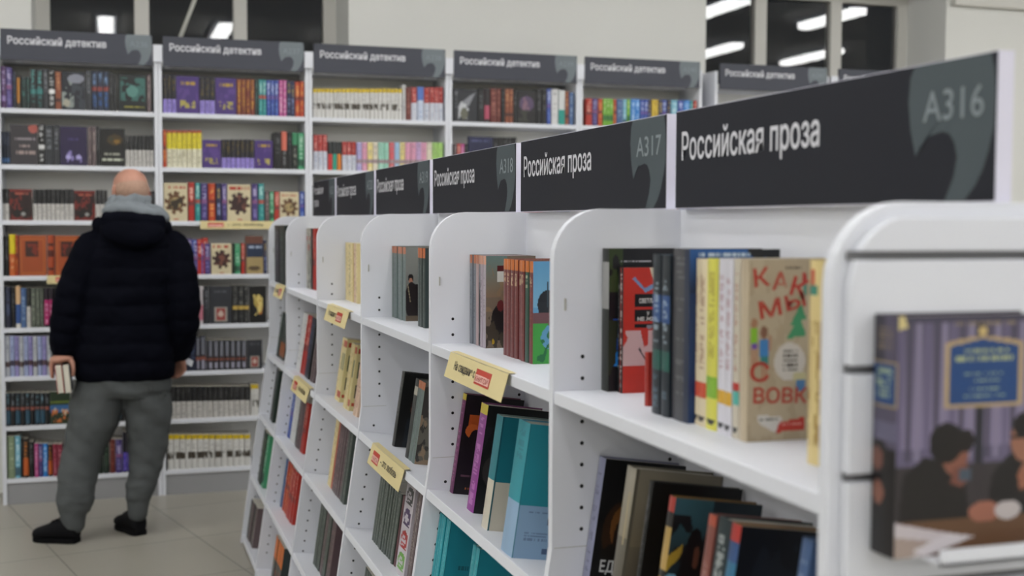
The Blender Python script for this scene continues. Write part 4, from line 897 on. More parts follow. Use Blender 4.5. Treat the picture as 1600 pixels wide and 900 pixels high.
R1 = lambda v0, v1, c: ('R', 0, v0, 1, v1, c)
ST = {
 'pv': S('violet book', '52305f', ('S', .1, .6, 'c9b9e0', .8), R1(.7, .85, '8d78a8')),
 'pu': S('purple book', '4a3a78', ('S', .06, .42, 'cfc6e6', .8), R1(.45, .55, '8a5a86'), ('S', .6, .9, '9a92c8', .6)),
 'nb': S('dark navy book', '23283c', ('S', .1, .7, '5c6a8c', .6)),
 'og': S('black-and-amber book', '2a2119', ('R', .2, .1, .8, .85, 'b87c22')),
 'td': S('dark teal book', '18302e', ('S', .1, .8, '548a80', .5)),
 'bt': S('black book with teal lettering', '15191b', ('S', .05, .5, '6fb7b4', .8), R1(.5, .62, '3f7f7d'), ('S', .66, .95, '4f8a88', .6)),
 'dg': S('dark grey book', '33353a', ('S', .08, .6, '85888e', .6)),
 'bw': S('black book with white lettering', '141416', ('S', .05, .9, 'd8d8d8', .6), ('E', .5, .55, .5, .06, 'd8d8d8')),
 'br': S('brown book', '8a4e34', ('S', .05, .5, 'd8a070', .6), R1(.7, .8, '4a2018')),
 'bl': S('black-and-blue book', '1b2740', ('S', .05, .35, '8aa8d0', .8), R1(.4, .5, '8a4038'), ('S', .55, .9, '4f7ab8', .7)),
 'k': S('black book', '141416', ('S', .1, .6, '707074', .5)),
 'gb': S('grey-brown book', '6b5c5e', ('S', .1, .8, 'b0a49e', .5)),
 'kb': S('short dark blue book', '1c2233', ('S', .1, .4, '7a86a0', .5), R1(.8, .92, '3c5f8a')),
 'kw': S('black-and-white paperback', '1b1b1d', R1(.47, 1, 'c4c1bd'), ('S', .05, .4, '5c5c5c', .5), ('S', .55, .9, '8c8984', .5)),
 'kl': S('black-and-lavender paperback', '1a1620', R1(.64, 1, '9585cc'), ('S', .08, .5, '7c6a2c', .5), ('S', .7, .92, '5a4a90', .5)),
 'ro': S('red-and-gold book', '7a3420', ('S', .05, .9, 'd9a53c', .75)),
 'te': S('turquoise book', '2a8f90', ('S', .06, .4, 'd0f0ea', .8), R1(.44, .52, 'b05a50'), ('S', .6, .9, '88d0c8', .6)),
 'bu': S('blue book', '2f4c9e', ('S', .06, .4, 'dfe6ff', .8), R1(.44, .55, '6e5a9c'), ('S', .6, .9, '8aa4dc', .6)),
 'pk': S('pink book', 'ba5592', ('S', .06, .9, 'f4cfe4', .7)),
 'ny': S('navy-and-gold book', '24284f', ('S', .06, .45, 'c4ab5c', .7), ('S', .5, .9, 'a8b2dc', .6)),
 'or': S('orange-red book', 'b8451f', ('S', .06, .9, 'f2b868', .6), R1(.45, .55, '7a2f2a')),
 'rd': S('red book', 'b03226', ('S', .06, .5, 'f0d0c0', .7), R1(.5, .6, '7a3a3a')),
 'yw': S('yellow-and-cream paperback', 'dcd8c0', R1(0, .06, 'a8422a'), R1(.06, .5, 'd8ca2c'), ('S', .1, .45, 'a08a20', .5), ('S', .55, .9, '8c8458', .6)),
 'yo': S('yellow-and-orange book', 'c2622a', R1(0, .48, 'd8c41c'), ('S', .55, .9, 'e8b080', .5)),
 'oo': S('dark orange spine with black bands', 'a84a24', R1(.2, .26, '4a1a10'), R1(.38, .55, '5a2012'), R1(.8, .86, '4a1a10')),
 'cb': S('cream-and-blue book', 'd8b48a', R1(.45, .9, '3a5a94'), R1(.9, 1, 'd8d4cc')),
 'sb': S('steel blue book', '4f6a94', ('S', .1, .8, 'a8bcd8', .5)),
 'gg': S('grey-green book', '5c6258', ('S', .1, .9, '9aa092', .6)),
 'kmg': S('black-and-magenta book', '231a26', R1(.3, .95, 'b0286e'), ('S', .4, .9, 'f0c0d8', .6)),
 'ppa': S('pale blue paperback', 'a4aed0', ('S', .08, .5, '5c648c', .6), R1(.6, .74, '4a4458')),
 'ppb': S('pale grey paperback', 'b9bcc2', ('S', .08, .5, '6c7078', .6), R1(.62, .76, '5a4a48')),
 'ppc': S('lavender paperback', '9a94c4', ('S', .08, .5, '544e80', .6), R1(.6, .75, '5c4650')),
 'kt': S('black paperback with teal foot', '191c22', ('S', .05, .38, '7a9aa8', .6), R1(.42, .5, '8a5850'), R1(.55, .92, '33566a')),
 'kr': S('black paperback with reddish band', '16171c', ('S', .05, .38, '96a0a8', .6), R1(.42, .55, '98594e')),
 'dgn': S('dark green book', '1f3026', ('S', .1, .8, '5c7560', .5)),
 'sg': S('sage green book', '87967a', ('S', .1, .9, 'b8c2aa', .4)),
 'lb': S('light blue book', '79b4c8', ('S', .08, .7, 'e0f0f4', .6), R1(.75, .95, '4a6a7a')),
 'ob': S('black-and-orange book', '2a201c', ('S', .1, .5, 'e09040', .6), R1(.5, .92, 'c0622a')),
 'mg': S('magenta book', 'ad3f80', ('S', .08, .9, 'f0c4dc', .6)),
 'bb': S('bright blue book', '2f80c8', ('S', .08, .9, 'd4ecff', .6)),
 'cr': S('crimson book', '8c2440', ('S', .08, .9, 'd8909c', .5)),
 'vk': S('black-and-violet book', '1c1826', R1(.5, .98, '5340a8'), ('S', .55, .92, 'b0a4e0', .6)),
 'rb': S('red-brown book', '6e3028', ('S', .08, .8, 'b88070', .5)),
 'sk': S('black-and-salmon book', '201c1e', R1(0, .5, 'd0705c'), ('S', .55, .9, '9a9a9c', .6)),
 'gk': S('green-and-black book', '16201a', R1(0, .35, '3c8a62'), ('S', .45, .9, 'a8a89c', .7)),
 'gn': S('green book', '4a9a70', ('S', .08, .7, 'cfe8d8', .6), R1(.75, .9, '2c5a44')),
 'wp': S('white-and-pink book', 'c8c2c6', R1(.5, .9, 'c07888')),
 'kgd': S('black book with gold band', '232427', ('S', .05, .5, '8a8a84', .6), R1(.52, .62, 'b89c50'), ('S', .7, .95, '6c6c68', .5)),
 'kgs': S('black-and-grey paperback', '25262c', ('R', .25, .05, .75, .55, '7c7e88'), R1(.6, .68, '8a5040'), ('R', .25, .72, .75, .95, '9a98a8')),
 'wy': S('white paperback with yellow top', 'd4d3d0', R1(0, .15, 'd2b61e'), ('S', .2, .48, '9c9a96', .4), ('N', '4a4238', .42, 3, 0, .5, 1, .7)),
 'wh': S('white book', 'd2d2d2', ('S', .1, .8, '8a8a90', .4)),
 'rw': S('red-and-white paperback', 'cdd0da', R1(0, .46, 'a8302a'), ('S', .06, .4, 'e8b0a8', .5), ('S', .55, .9, '8a94b4', .5)),
 'bwh': S('blue-and-white paperback', 'c6cede', R1(0, .4, '5a7ac0'), ('S', .5, .9, '7a90c0', .5)),
 'kcr': S('black-topped red paperback', 'c83a3a', R1(0, .45, '2a2e2e')), 'kct': S('black-topped teal paperback', '2aa088', R1(0, .45, '2a2e2e')),
 'kco': S('black-topped orange paperback', 'd8822a', R1(0, .45, '2a2e2e')),
 'kp': S('black-and-pink book', '2a2226', R1(.5, .9, 'b05068')),
 'wt': S('white-and-teal book', 'd4d6d6', R1(.58, 1, '2a9c90')),
 'gl': S('lime green book', '7ab03a', ('S', .08, .5, 'e4f0c0', .6), R1(.6, .8, '3c7a3c')),
 'yl': S('yellow book', 'd0b440', ('S', .08, .9, '8a6a2a', .5)),
}
for k, n, c in (('lav', 'lavender', 'b0a8d4'), ('pink', 'pink', 'd89cb4'), ('yel', 'pale yellow', 'e0d08c'), ('cream', 'cream', 'dcd4c0'), ('mint', 'mint', '9cd0bc'),
                ('red', 'coral', 'd0646a'), ('blue', 'pale blue', 'a0c0dc'), ('lil', 'lilac', 'c4a4cc'), ('grn', 'light green', 'a4cc74')):
    ST['p_' + k] = S(n + ' pastel paperback', c, ('S', .08, .45, '8a8088', .4), R1(.6, .72, 'a08c90'), ('S', .76, .92, 'f0f0f0', .4))
G = {
 'g_dark': S('tall dark book with blue-green cover', '20241c', R1(.1, .42, '9a9a98')),
 'g_kthin': S('thin black book', '151517', ('S', .1, .8, '9a9a9a', .5)),
 'g_red': S('red book with black title boxes', 'c23a2c', ('R', .5, 0, 1, 1, '1c1c20'), ('S', .05, .95, 'e0dcd8', .5)),
 'g_dkteal': S('dark blue-green book', '14222e', R1(.25, .42, '2a4f84'), ('S', .15, .55, 'b8c8d4', .6), R1(.6, .72, '1f5a52'), ('S', .75, .95, '6a8090', .4)),
 'g_grey': S('thick charcoal book with blue cover', '45454a', ('R', .7, 0, 1, 1, '25304a'), ('S', .05, .9, '75757a', .25)),
 'g_vc': S('cream book with brown lettering', 'd9ccae', ('S', .08, .66, '8a5a48', .75), R1(.73, .83, 'c8563c'), ('E', .5, .95, .35, .02, '3a3230')),
 'g_vy': S('yellow-green book', 'd6d25c', ('S', .08, .60, '9a8a3c', .75), R1(.68, .82, '8ab83c'), ('E', .5, .95, .35, .02, '2a2a26')),
 'g_vw': S('white book with small yellow square', 'd4d2da', ('S', .08, .62, 'a06a70', .75), R1(.75, .83, 'd4a83a'), ('E', .5, .95, .35, .02, '23232a')),
 'g_vt': S('beige book with teal square', 'c8c0b0', ('S', .08, .62, 'a05a50', .75), R1(.68, .73, 'b83a34'), R1(.73, .82, '5ab0a4'), ('E', .5, .95, .35, .02, '23232a')),
 'g_vb': S('beige book titled КАК МЫ С ВОВКОЙ', 'bdae96', ('R', .3, 0, .4, 1, 'cabda6')),
 'g_ydeco': S('pale yellow book with pine twigs', 'dcc88e', ('R', .1, .04, .55, .12, 'b8402c'), ('R', .0, .12, .75, .17, '3a8a78'), ('N', 'a88c50', .56, 6, 0, .3, 1, .9)),
 'g2_port': S('black book with dim face portrait', '8e90a8', ('S', .1, .9, '5c5e74', .4)),
 'g2_beige': S('grey-beige book', '8f8a7e', ('B', 0, .0, 1, .45, 'a8a294', '948b78'), ('B', 0, .45, 1, 1, '6e685c', '57534b'), ('R', .6, .15, .8, .5, 'b4a484')),
 'g2_gold': S('dark book with blue-green cover', '1d1a1c', R1(0, .1, 'b04038'), R1(.18, .45, 'b89a5c'), R1(.5, .62, 'c8a02c'), ('S', .65, .95, 'd8a040', .6)),
 'g2_salm': S('salmon-brown book', '8a544c', R1(0, .06, 'b85a44'), ('S', .2, .9, 'b89890', .3)),
 'g2_teal': S('dark teal book with white spine lettering', '1e3238', ('S', .1, .6, 'd0d6d6', .85)),
 'g2_multi': S('book with yellow-red-blue spine', '3a7a9c', R1(0, .1, 'b83a34'), R1(.1, .2, '3a5a8c'), R1(.3, .4, '8a4a8c'), R1(.45, 1, 'd0a41e')),
 'g_gop': S('grey-blue book with orange top', '7d828a', R1(0, .1, 'b8704a'), ('S', .15, .7, '53585e', .5)),
 'g_tp': S('thin pink-grey book', 'b09a9a', R1(0, .1, 'b87a5c')),
 'g_kst': S('thin black-and-white spined book', '75737a', R1(0, .1, 'c08a6c'), ('N', '1c1a1e', .45, 5, 0, .3, 1, .98)),
 'g_mauve': S('pale mauve book with peach top', 'a89ca4', R1(0, .1, 'cf9a80'), ('S', .2, .7, '7c7078', .4)),
 'g_mauve2': S('mauve book with horse painting cover', 'aca2aa', R1(0, .1, 'd4a088'), ('S', .2, .7, '7c7078', .4)),
 'g_bur': S('burgundy book with orange top', '6e2f30', R1(0, .11, 'c4702e'), ('S', .14, .26, 'e0c8a0', .7), ('S', .3, .8, '8e4c48', .4)),
 'g_grn': S('dark green book with orange top', '1f4a3c', R1(0, .11, 'c4702e'), ('S', .14, .26, 'd8d0b0', .7)),
 'g_pk1': S('black book with orange flame cover', '6e2a5c', R1(0, .07, 'c8b43c'), ('S', .1, .95, 'b06a98', .5)),
 'g_mag': S('black book with yellow-topped magenta spine', '8c2a8c', R1(0, .1, 'd4c02c'), ('S', .12, .95, 'd08ccc', .5)),
 'g_tc': S('teal-and-cream book', '1d7f8c', R1(.57, 1, 'cfc8b8')),
 'g_tl': S('teal book with pale blue lower half', '2396a4', R1(.6, 1, '93b0cc'), ('S', .06, .3, '167482', .6)),
 'g_te1': S('teal book', '2a9aa6', ('S', .1, .9, '66bcc4', .5)),
 'g_gg': S('grey-green book with orange top', '667472', R1(0, .1, 'b8704a'), ('S', .15, .8, '4a5654', .5)),
 'g_gk': S('dark spine with orange top', '2c3a38', R1(0, .12, 'c06a38'), ('S', .2, .9, '5a6866', .5)),
 'g_dk': S('black book with pale marks', '1c1f1e', R1(.1, .2, 'b0aca0')),
 'g_thin': S('thin grey-green book', '465049', ('S', .05, .9, '7c857c', .4)),
 'g_mar': S('thin maroon book', '5a2a34'),
 'g_por': S('white spine with four small coloured portraits', 'c9c2ca', *[o for v, c in ((.12, '1c1a1e'), (.36, '44245c'), (.60, 'b02a2c'), (.84, '6aa83c'))
          for o in (('E', .55, v, .38, .095, c), ('E', .5, v + .015, .2, .055, 'c9c2ca'), ('R', .35, v - .005, .65, v + .005, c), ('R', .4, v + .04, .6, v + .05, c), ('R', .1, v + .085, .9, v + .1, c))]),
 'g_cr': S('cream book', 'dccb98', ('S', .1, .9, 'a8945c', .4)),
 'g_crk': S('cream book with black lettering', 'd8c794', ('S', .05, .9, '2c2620', .7)),
 'g_crp': S('cream-and-pink book', 'd4b8a0', ('S', .1, .9, '8a4a44', .5)),
 'g_cr2': S('cream book with red squares', 'd8ca94', R1(.05, .12, 'b0482c'), R1(.85, .92, 'b0482c'), ('R', .3, .25, .7, .5, '35523c')),
 'g_ort': S('thin orange-red book', 'b0502c'), 'g_plum': S('plum-grey book', '5a4649', ('S', .1, .9, '94787c', .4)),
 'g_mix': S('pale patterned book', '8c8880', ('N', 'd0c8bc', .5, 6, 0, 0, 1, 1), ('N', '4a4440', .6, 7, 0, .3, 1, 1), R1(.15, .2, 'a84a40')),
 'g_mix2': S('grey patterned book', '6c726e', ('N', 'b8b4a8', .55, 6, 0, 0, 1, 1), R1(.28, .36, '9a4a44')),
 'g_orb': S('dark book with orange top', '35403e', R1(0, .5, 'd8741e'), ('S', .6, .9, 'c8602a', .5)),
 'g_gor': S('dark green book with orange foot', '26342a', R1(.62, .95, '9a5a2c')),
}
ST.update(G)
OLIVE, DK = '3c4a2a', '15161a'
CV = {
 'c_dark': ('14151b', [('N', OLIVE, .56, 4, 0, 0, .6, .3), ('E', .2, .60, .34, .11, '2050a8'), ('E', .12, .77, .32, .05, '2c86d4'), ('N', '2c3424', .55, 5, 0, .5, 1, 1), ('L', .28, .08, .95, .10, 'b4b4ba', 1)]),
 'c_red': ('c8392c', [('P', [(.72, 0), (1, 0), (1, .13), (.86, .14)], 'd8cfb8'), ('P', [(.25, .09), (.3, .07), (.6, .17), (.62, .2)], '7a9cc4'), ('P', [(.55, .17), (1, .1), (1, .14), (.6, .2)], '7a9cc4'),
       ('R', .32, .21, 1, .31, '17171a'), ('R', .32, .33, 1, .43, '17171a'), ('R', .32, .45, 1, .475, '17171a'), ('N', 'd8b4b4', .46, 6, .0, .50, 1, .78), ('N', '8c8a94', .55, 7, .35, .46, 1, .64), ('P', [(.42, .65), (.46, .64), (.66, .74), (.64, .75)], '2a2022')]),
 'c_agap': ('20406e', [('B', 0, 0, 1, .25, '2e66a8', '1c3050'), ('L', .1, .018, .95, .055, 'c4d4e4', 1), ('N', '15181e', .5, 4, .6, 0, 1, .3)]),
 'c_kak': ('b7a88f', [('N', 'bfb199', .5, 8, 0, 0, 1, 1), ('L', .40, .045, .62, .065, '4a443c', 1),
       ('P', [(.550, .20), (.640, .33), (.576, .33), (.640, .42), (.422, .44), (.512, .36), (.461, .36), (.538, .28)], '4a9c70'), ('R', .595, .13, .640, .2, '4a9c8a'), ('E', .608, .1, .026, .03, 'b83a30'),
       ('E', .064, .35, .035, .028, 'b08468'), ('R', .026, .38, .102, .46, '8cc23c'), ('R', .032, .46, .096, .49, '7a5ab0'), ('R', .038, .49, .064, .58, 'b88a70'), ('R', .077, .49, .096, .57, 'b88a70'),
       ('E', .173, .40, .042, .034, '8a6450'), ('R', .128, .44, .224, .53, '4a8cc8'), ('R', .134, .53, .224, .58, '3c8a88'), ('R', .147, .58, .173, .67, 'b88a70'), ('R', .192, .58, .218, .67, 'b88a70'), ('R', .230, .42, .256, .5, 'b88a70'),
       ('E', .461, .565, .173, .105, 'd8d4ce'), ('L', .384, .50, .550, .63, '6c6660', 5), ('E', .576, .65, .077, .03, 'cfcaa0'), ('R', .538, .67, .640, .73, '5a8cc0'),
       ('P', [(.102, .85), (.384, .87), (.384, .905), (.307, .955), (.128, .90)], 'd4d2ce'), ('L', .141, .875, .333, .9, '6a6660', 1), ('P', [(.358, .90), (.640, .875), (.640, .945), (.320, .955)], 'c23c2c'), ('L', .384, .905, .608, .93, 'e8b0a8', 1)]),
 'c_port': ('101013', [('E', .72, .52, .55, .23, '3c2616'), ('E', .8, .48, .42, .17, '7a5028'), ('E', .95, .44, .3, .1, 'a87838'), ('E', .66, .51, .11, .022, '17100c'), ('E', 1.05, .5, .12, .022, '17100c'),
       ('P', [(.84, .48), (.92, .48), (.99, .60), (.8, .60)], '9a6a36'), ('E', .85, .66, .18, .02, '4c2a1a'), ('E', .6, .6, .1, .16, '2a1a12'), ('N', '19130f', .62, 6, .1, .3, 1, .8)]),
 'c_beige': ('a39c8c', [('B', 0, 0, 1, .5, '9c9484', '8a7f6a'), ('B', 0, .5, 1, 1, '7c7261', '4a463e'), ('R', 0, 0, .04, 1, '6a6458')]),
 'c_blk': ('121214', [('L', .2, .1, .8, .14, '66666a', 1)]),
 'c_sil': ('22343c', [('B', 0, 0, 1, .4, '46707c', '1f2c30'), ('N', '1a1e22', .5, 4, 0, .1, 1, 1), ('E', .62, .50, .30, .26, '101012'), ('R', .2, .5, 1, 1, '121214'), ('E', .64, .3, .2, .12, '141012'), ('E', .72, .36, .08, .07, '6c4434'),
       ('P', [(0, .36), (.35, .28), (.32, .36), (0, .46)], 'b89a3c'), ('E', .15, .49, .14, .025, '7ab0c8')]),
 'c_bluep': ('14151a', [('N', '20242c', .5, 4, 0, 0, 1, 1), ('E', .55, .62, .36, .2, '6a7eb0'), ('E', .62, .72, .3, .16, '4a5c8c'), ('R', .66, .32, .95, .37, '6a6a6c'), ('N', 'a85a2c', .62, 6, .5, .5, 1, .8)]),
 'c_horse': ('7c6e60', [('B', 0, 0, 1, .45, '6c8480', '8a7460'), ('N', '8f7a62', .52, 5, 0, .1, 1, .6), ('R', .55, .1, .95, .17, '5a1c20'), ('R', .55, .17, .95, .28, 'cfcfca'), ('E', .7, .72, .45, .2, '2a2826'), ('N', '4a4238', .5, 5, 0, .5, 1, 1), ('P', [(.3, .62), (.75, .5), (1, .6), (1, .85), (.5, .8)], '221f20'), ('E', .7, .54, .16, .06, '6a2a2c'), ('E', .35, .93, .06, .03, 'b89a2c')]),
 'c_sky': ('6ca8cc', [('B', 0, 0, 1, .45, '66a2c8', '84b8d4'), ('E', .85, .42, .6, .14, '1c2026'), ('R', .3, .40, 1, .52, '262a30'), ('R', 0, .5, 1, .62, '7a5458'), ('N', '4aa84c', .3, 4, 0, .6, 1, 1), ('N', '2a7a4a', .58, 6, 0, .6, 1, 1), ('R', .8, .2, .86, .45, '3a4a54')]),
 'c_flame': ('141013', [('N', 'b85a20', .58, 4, .1, .2, .9, .46), ('E', .45, .36, .3, .07, 'c8682c'), ('E', .6, .5, .3, .16, '1a1416'), ('R', .0, .55, 1, 1, '18121a'), ('L', .2, .80, .8, .83, '6a4a5a', 1), ('L', .45, .93, .85, .965, 'a85a2a', 1)]),
 'c_dk2': ('131215', [('N', '24202a', .55, 4, 0, .2, 1, .9), ('E', .4, .6, .3, .14, '3a3436')]),
 'c_tc': ('1a7886', [('R', 0, .57, 1, 1, 'cfc8b8'), ('R', .0, 0, .03, 1, '15606c')]),
 'c_tl': ('1f8d9c', [('R', 0, .6, 1, 1, '8fadca'), ('R', 0, 0, .035, 1, '187884'), ('L', .3, .645, .85, .66, '7088a4', 1), ('L', .25, .80, .9, .87, '7088a4', 3), ('R', .84, .69, .9, .74, '4a5e78'), ('R', .8, .92, .95, .96, '4a6080')]),
 'c_te': ('1f8898', [('R', 0, 0, .035, 1, '187482'), ('L', .5, .42, .9, .48, '14606e', 1)]),
 'c_man': ('8a8c88', [('B', 0, 0, 1, 1, '8f918d', '6c6e6a'), ('R', .3, .5, 1, 1, '1e1a1c'), ('E', .3, .42, .16, .06, '1c1718'), ('E', .3, .46, .11, .045, 'a87a66'), ('E', .35, .72, .4, .25, '231c1e'), ('R', .75, .12, .9, .2, '1a1a1c'), ('R', .76, .2, .9, .3, 'c8bc8a'), ('P', [(.1, .5), (.14, .5), (.3, .74), (.26, .75)], 'a89c84'), ('R', 0, .93, 1, 1, '6a5e50')]),
 'c_man2': ('121314', [('E', .75, .48, .16, .09, '7a5244'), ('E', .75, .42, .2, .06, '2c1c18'), ('P', [(.45, .62), (.85, .56), (1, .7), (1, 1), (.4, 1)], '20262e'), ('P', [(.66, .58), (.85, .57), (.72, .7)], 'a4a8ac')]),
 'c_rocks': ('6a665c', [('N', '3c3834', .5, 5, 0, 0, 1, 1), ('N', '94806a', .6, 6, 0, .4, 1, 1)]),
 'c_cr2': ('d6ca98', [('R', .2, .25, .9, .5, '35523c'), ('R', .1, .05, .5, .12, 'b0482c'), ('R', .2, .6, .9, .8, '3c3a30'), ('R', .1, .87, .4, .93, 'b0482c')]),
}
FO = {
 'F:ship': ('dark book with pale ship cover', '20232c', [('N', '8c9490', .52, 4, 0, .25, .5, .95), ('E', .6, .18, .35, .12, '8a8c98'), ('N', '3c4048', .5, 5, .4, .3, 1, 1), ('E', .2, .82, .15, .1, 'a8a494')]),
 'F:gorgon': ('black book with teal head cover', '161c1c', [('N', '3f6c66', .46, 5, .1, .08, .95, .72), ('E', .5, .45, .2, .16, '5c8c84'), ('L', .2, .84, .9, .92, 'a8a03c', 1)]),
 'F:dying': ('dark grey book with red corner', '3c383c', [('E', .85, .1, .2, .1, 'a85a50'), ('L', .15, .32, .9, .44, '8c848a', 1), ('L', .3, .5, .7, .58, '9a8a88', 1), ('L', .15, .66, .9, .78, '9c8c88', 1)]),
 'F:orna': ('purple book with lavender ornament', '2a1d45', [('N', '8c80b8', .52, 6, .2, .62, .8, .9), ('L', .3, .3, .7, .38, '4a3c70', 1), ('E', .3, .78, .1, .06, 'b0a8d8'), ('E', .68, .78, .1, .06, 'b0a8d8')]),
 'F:glow': ('black book with golden glow facing out', '151412', [('E', .6, .3, .3, .14, '4a3a1c'), ('E', .68, .34, .12, .06, '8a6a2c'), ('E', .45, .28, .1, .05, '3c3c2c'), ('L', .15, .66, .85, .72, '9c9c90', 1), ('L', .1, .78, .9, .9, 'c4c8b8', 1)]),
 'F:rdark': ('dark red book facing out', '74261e', [('N', '2a1210', .5, 4, 0, .1, 1, .95), ('E', .35, .78, .2, .13, '16100f'), ('E', .65, .75, .22, .14, '201412'), ('L', .2, .12, .85, .2, 'a85a48', 1), ('E', .6, .8, .1, .06, '9a9a98')]),
 'F:orng': ('orange book with dark square facing out', 'a85424', [('R', .0, 0, .04, 1, '6a2a14'), ('R', .1, .08, .92, .94, 'b4622c'), ('R', .14, .11, .88, .91, 'a04c20'), ('R', .26, .16, .72, .52, '3c1c12'), ('N', '7a2a18', .5, 5, .3, .2, .7, .5)]),
 'F:island': ('book with green island cover', '22361f', [('R', 0, .3, 1, .36, '6a7a2c'), ('R', 0, .42, 1, .66, '3a6a9c'), ('N', 'c8743c', .5, 4, .1, .55, .9, .95), ('N', 'd0c4b0', .6, 5, .2, .5, .9, .8)]),
 'F:violet': ('violet book with gold title facing out', '4a3078', [('L', .2, .16, .85, .27, 'b8983c', 1), ('N', '5c4088', .5, 4, 0, .3, 1, .7), ('N', 'b0a458', .5, 6, .15, .66, .85, .84)]),
 'F:gear': ('cream book with gear emblem', 'd0c4a4', [('L', .1, .08, .9, .2, 'b03a30', 1), ('G', .5, .52, .46, .29, '6a4a30'), ('P', [(.4, .26), (.5, .2), (.6, .26), (.56, .36), (.44, .36)], '6a4a30'), ('E', .5, .52, .24, .15, 'a89468'), ('N', '3c3020', .5, 6, .2, .3, .8, .7), ('R', .4, .93, .62, .98, 'b03a30')]),
 'F:geard': ('cream book with dark gear emblem', 'd0c4a4', [('L', .1, .06, .9, .2, 'b03a30', 1), ('G', .5, .52, .46, .29, '3c2220'), ('P', [(.4, .26), (.5, .2), (.6, .26), (.56, .36), (.44, .36)], '3c2220'), ('N', '7a4c40', .55, 6, .2, .3, .8, .7), ('R', .4, .93, .62, .98, 'b03a30')]),
 'F:death': ('brown book with blue title band', '6c4638', [('R', .08, .22, .98, .55, '27354f'), ('L', .15, .26, .9, .38, 'a8b4c8', 1), ('R', .08, .55, .98, 1, 'a89468'), ('E', .5, .85, .35, .06, '5c4c34')]),
 'F:dframe': ('grey book with framed red picture', '34363c', [('L', .2, .12, .8, .2, '5c5e64', 1), ('R', .2, .55, .8, .95, 'a8a49c'), ('R', .28, .6, .72, .9, '9a4a44'), ('E', .5, .74, .12, .08, 'c8b4a8')]),
 'F:lily': ('black book with golden lily facing out', '161514', [('E', .5, .42, .25, .18, 'b09c54'), ('E', .62, .58, .16, .2, 'b0702c'), ('N', 'd8c47c', .55, 5, .2, .25, .8, .8)]),
 'F:purp': ('deep purple book', '33285c', [('L', .1, .2, .9, .3, '6a60a0', 1)]),
 'F:storm': ('dark grey book with white splash', '2c2e34', [('P', [(.05, .45), (.6, .2), (.9, .1), (.55, .5), (.15, .6)], '8c8e94'), ('N', 'c4c6ca', .55, 5, .0, .25, .6, .9), ('E', .3, .75, .2, .18, '6a6a5c')]),
 'F:mauve': ('black book with mauve picture facing out', '1c1a1c', [('E', .5, .4, .38, .24, '5c4a68'), ('N', '8c6c7c', .55, 5, .15, .2, .85, .6), ('N', '3c3c34', .5, 5, .1, .6, .9, .95)]),
 'F:navy': ('wide dark navy book', '23264a', [('L', .1, .1, .9, .2, '50547c', 1)]),
}


# how much of a half hidden cover the artwork above is laid out on
USC = {'c_port': .42, 'c_sil': .44, 'c_bluep': .64, 'c_flame': .42, 'c_dk2': .5, 'c_tl': .5, 'c_te': .45, 'c_horse': .42, 'c_sky': .32, 'c_man': .42, 'c_man2': .38, 'c_red': .56, 'c_dark': .6, 'c_cr2': .5}


def scale_u(ops, k):
    out = []
    for o in ops:
        o = list(o)
        if o[0] in 'RLB': o[1], o[3] = o[1] * k, o[3] * k
        elif o[0] == 'E': o[1], o[3] = o[1] * k, o[3] * k
        elif o[0] == 'P': o[1] = [(a * k, b) for a, b in o[1]]
        out.append(tuple(o))
    return out


def page_cols(n, m, rng):
    return np.tile(np.array(lin('cbc6b8')), (n, m, 1))


def book_shell(mb, t, d, h, spine, cover, closed, bulge=.0016):
    """spine at x=0 facing -x, front cover facing -y; t thickness, d depth, h height"""
    R_, K_ = spine.shape[:2]
    u = np.linspace(0, 1, K_ + 1)[None, :]; v = np.linspace(0, 1, R_ + 1)[:, None]
    P = np.zeros((R_ + 1, K_ + 1, 3))
    P[..., 0] = -bulge * (1 - (2 * u - 1) ** 2)
    P[..., 1] = t / 2 - t * u
    P[..., 2] = h - h * v
    mb.grid(P, spine)
    R_, K_ = cover.shape[:2]
    u = np.linspace(0, 1, K_ + 1)[None, :]; v = np.linspace(0, 1, R_ + 1)[:, None]
    P = np.zeros((R_ + 1, K_ + 1, 3))
    P[..., 0] = d * u
    P[..., 1] = -t / 2
    P[..., 2] = h - h * v
    mb.grid(P, cover, smooth=False)
    bc = tuple(spine.reshape(-1, 3).mean(0))
    mb.poly([(0, t / 2, h), (d, t / 2, h), (d, t / 2, 0), (0, t / 2, 0)][::-1], bc)
    if closed:
        pg = 'cbc6b8'
        mb.poly([(0, -t / 2, h), (d, -t / 2, h), (d, t / 2, h), (0, t / 2, h)], pg)
        mb.poly([(0, t / 2, 0), (d, t / 2, 0), (d, -t / 2, 0), (0, -t / 2, 0)], pg)
        mb.poly([(d, -t / 2, 0), (d, t / 2, 0), (d, t / 2, h), (d, -t / 2, h)], pg)
    else:
        b = min(.0022, t * .16)
        for s in (-1, 1):           # board edges and inner faces
            y0, y1 = s * t / 2, s * (t / 2 - b)
            q = [[(0, y0, h), (d, y0, h), (d, y1, h), (0, y1, h)], [(d, y0, 0), (d, y0, h), (d, y1, h), (d, y1, 0)],
                 [(0, y0, 0), (d, y0, 0), (d, y1, 0), (0, y1, 0)], [(0, y1, 0), (0, y1, h), (d, y1, h), (d, y1, 0)]]
            for f in q:
                mb.poly(f if s < 0 else f[::-1], bc)
        mb.poly([(b, t / 2 - b, 0), (b, t / 2 - b, h), (b, -t / 2 + b, h), (b, -t / 2 + b, 0)], bc)
        mb.poly([(0, t / 2 - b, h), (0, -t / 2 + b, h), (b, -t / 2 + b, h), (b, t / 2 - b, h)], bc)


def pages(t, d, h):
    b = min(.0022, t * .16)
    mb = MB(); mb.box(b, d - .003, -t / 2 + b, t / 2 - b, .0025, h - .003, 'cbc6b8')
    return mb


ROW = ('top', 'second', 'third', 'fourth', 'fifth', 'sixth', 'seventh', 'bottom')
rest = MB()                                                # the smallest, farthest books


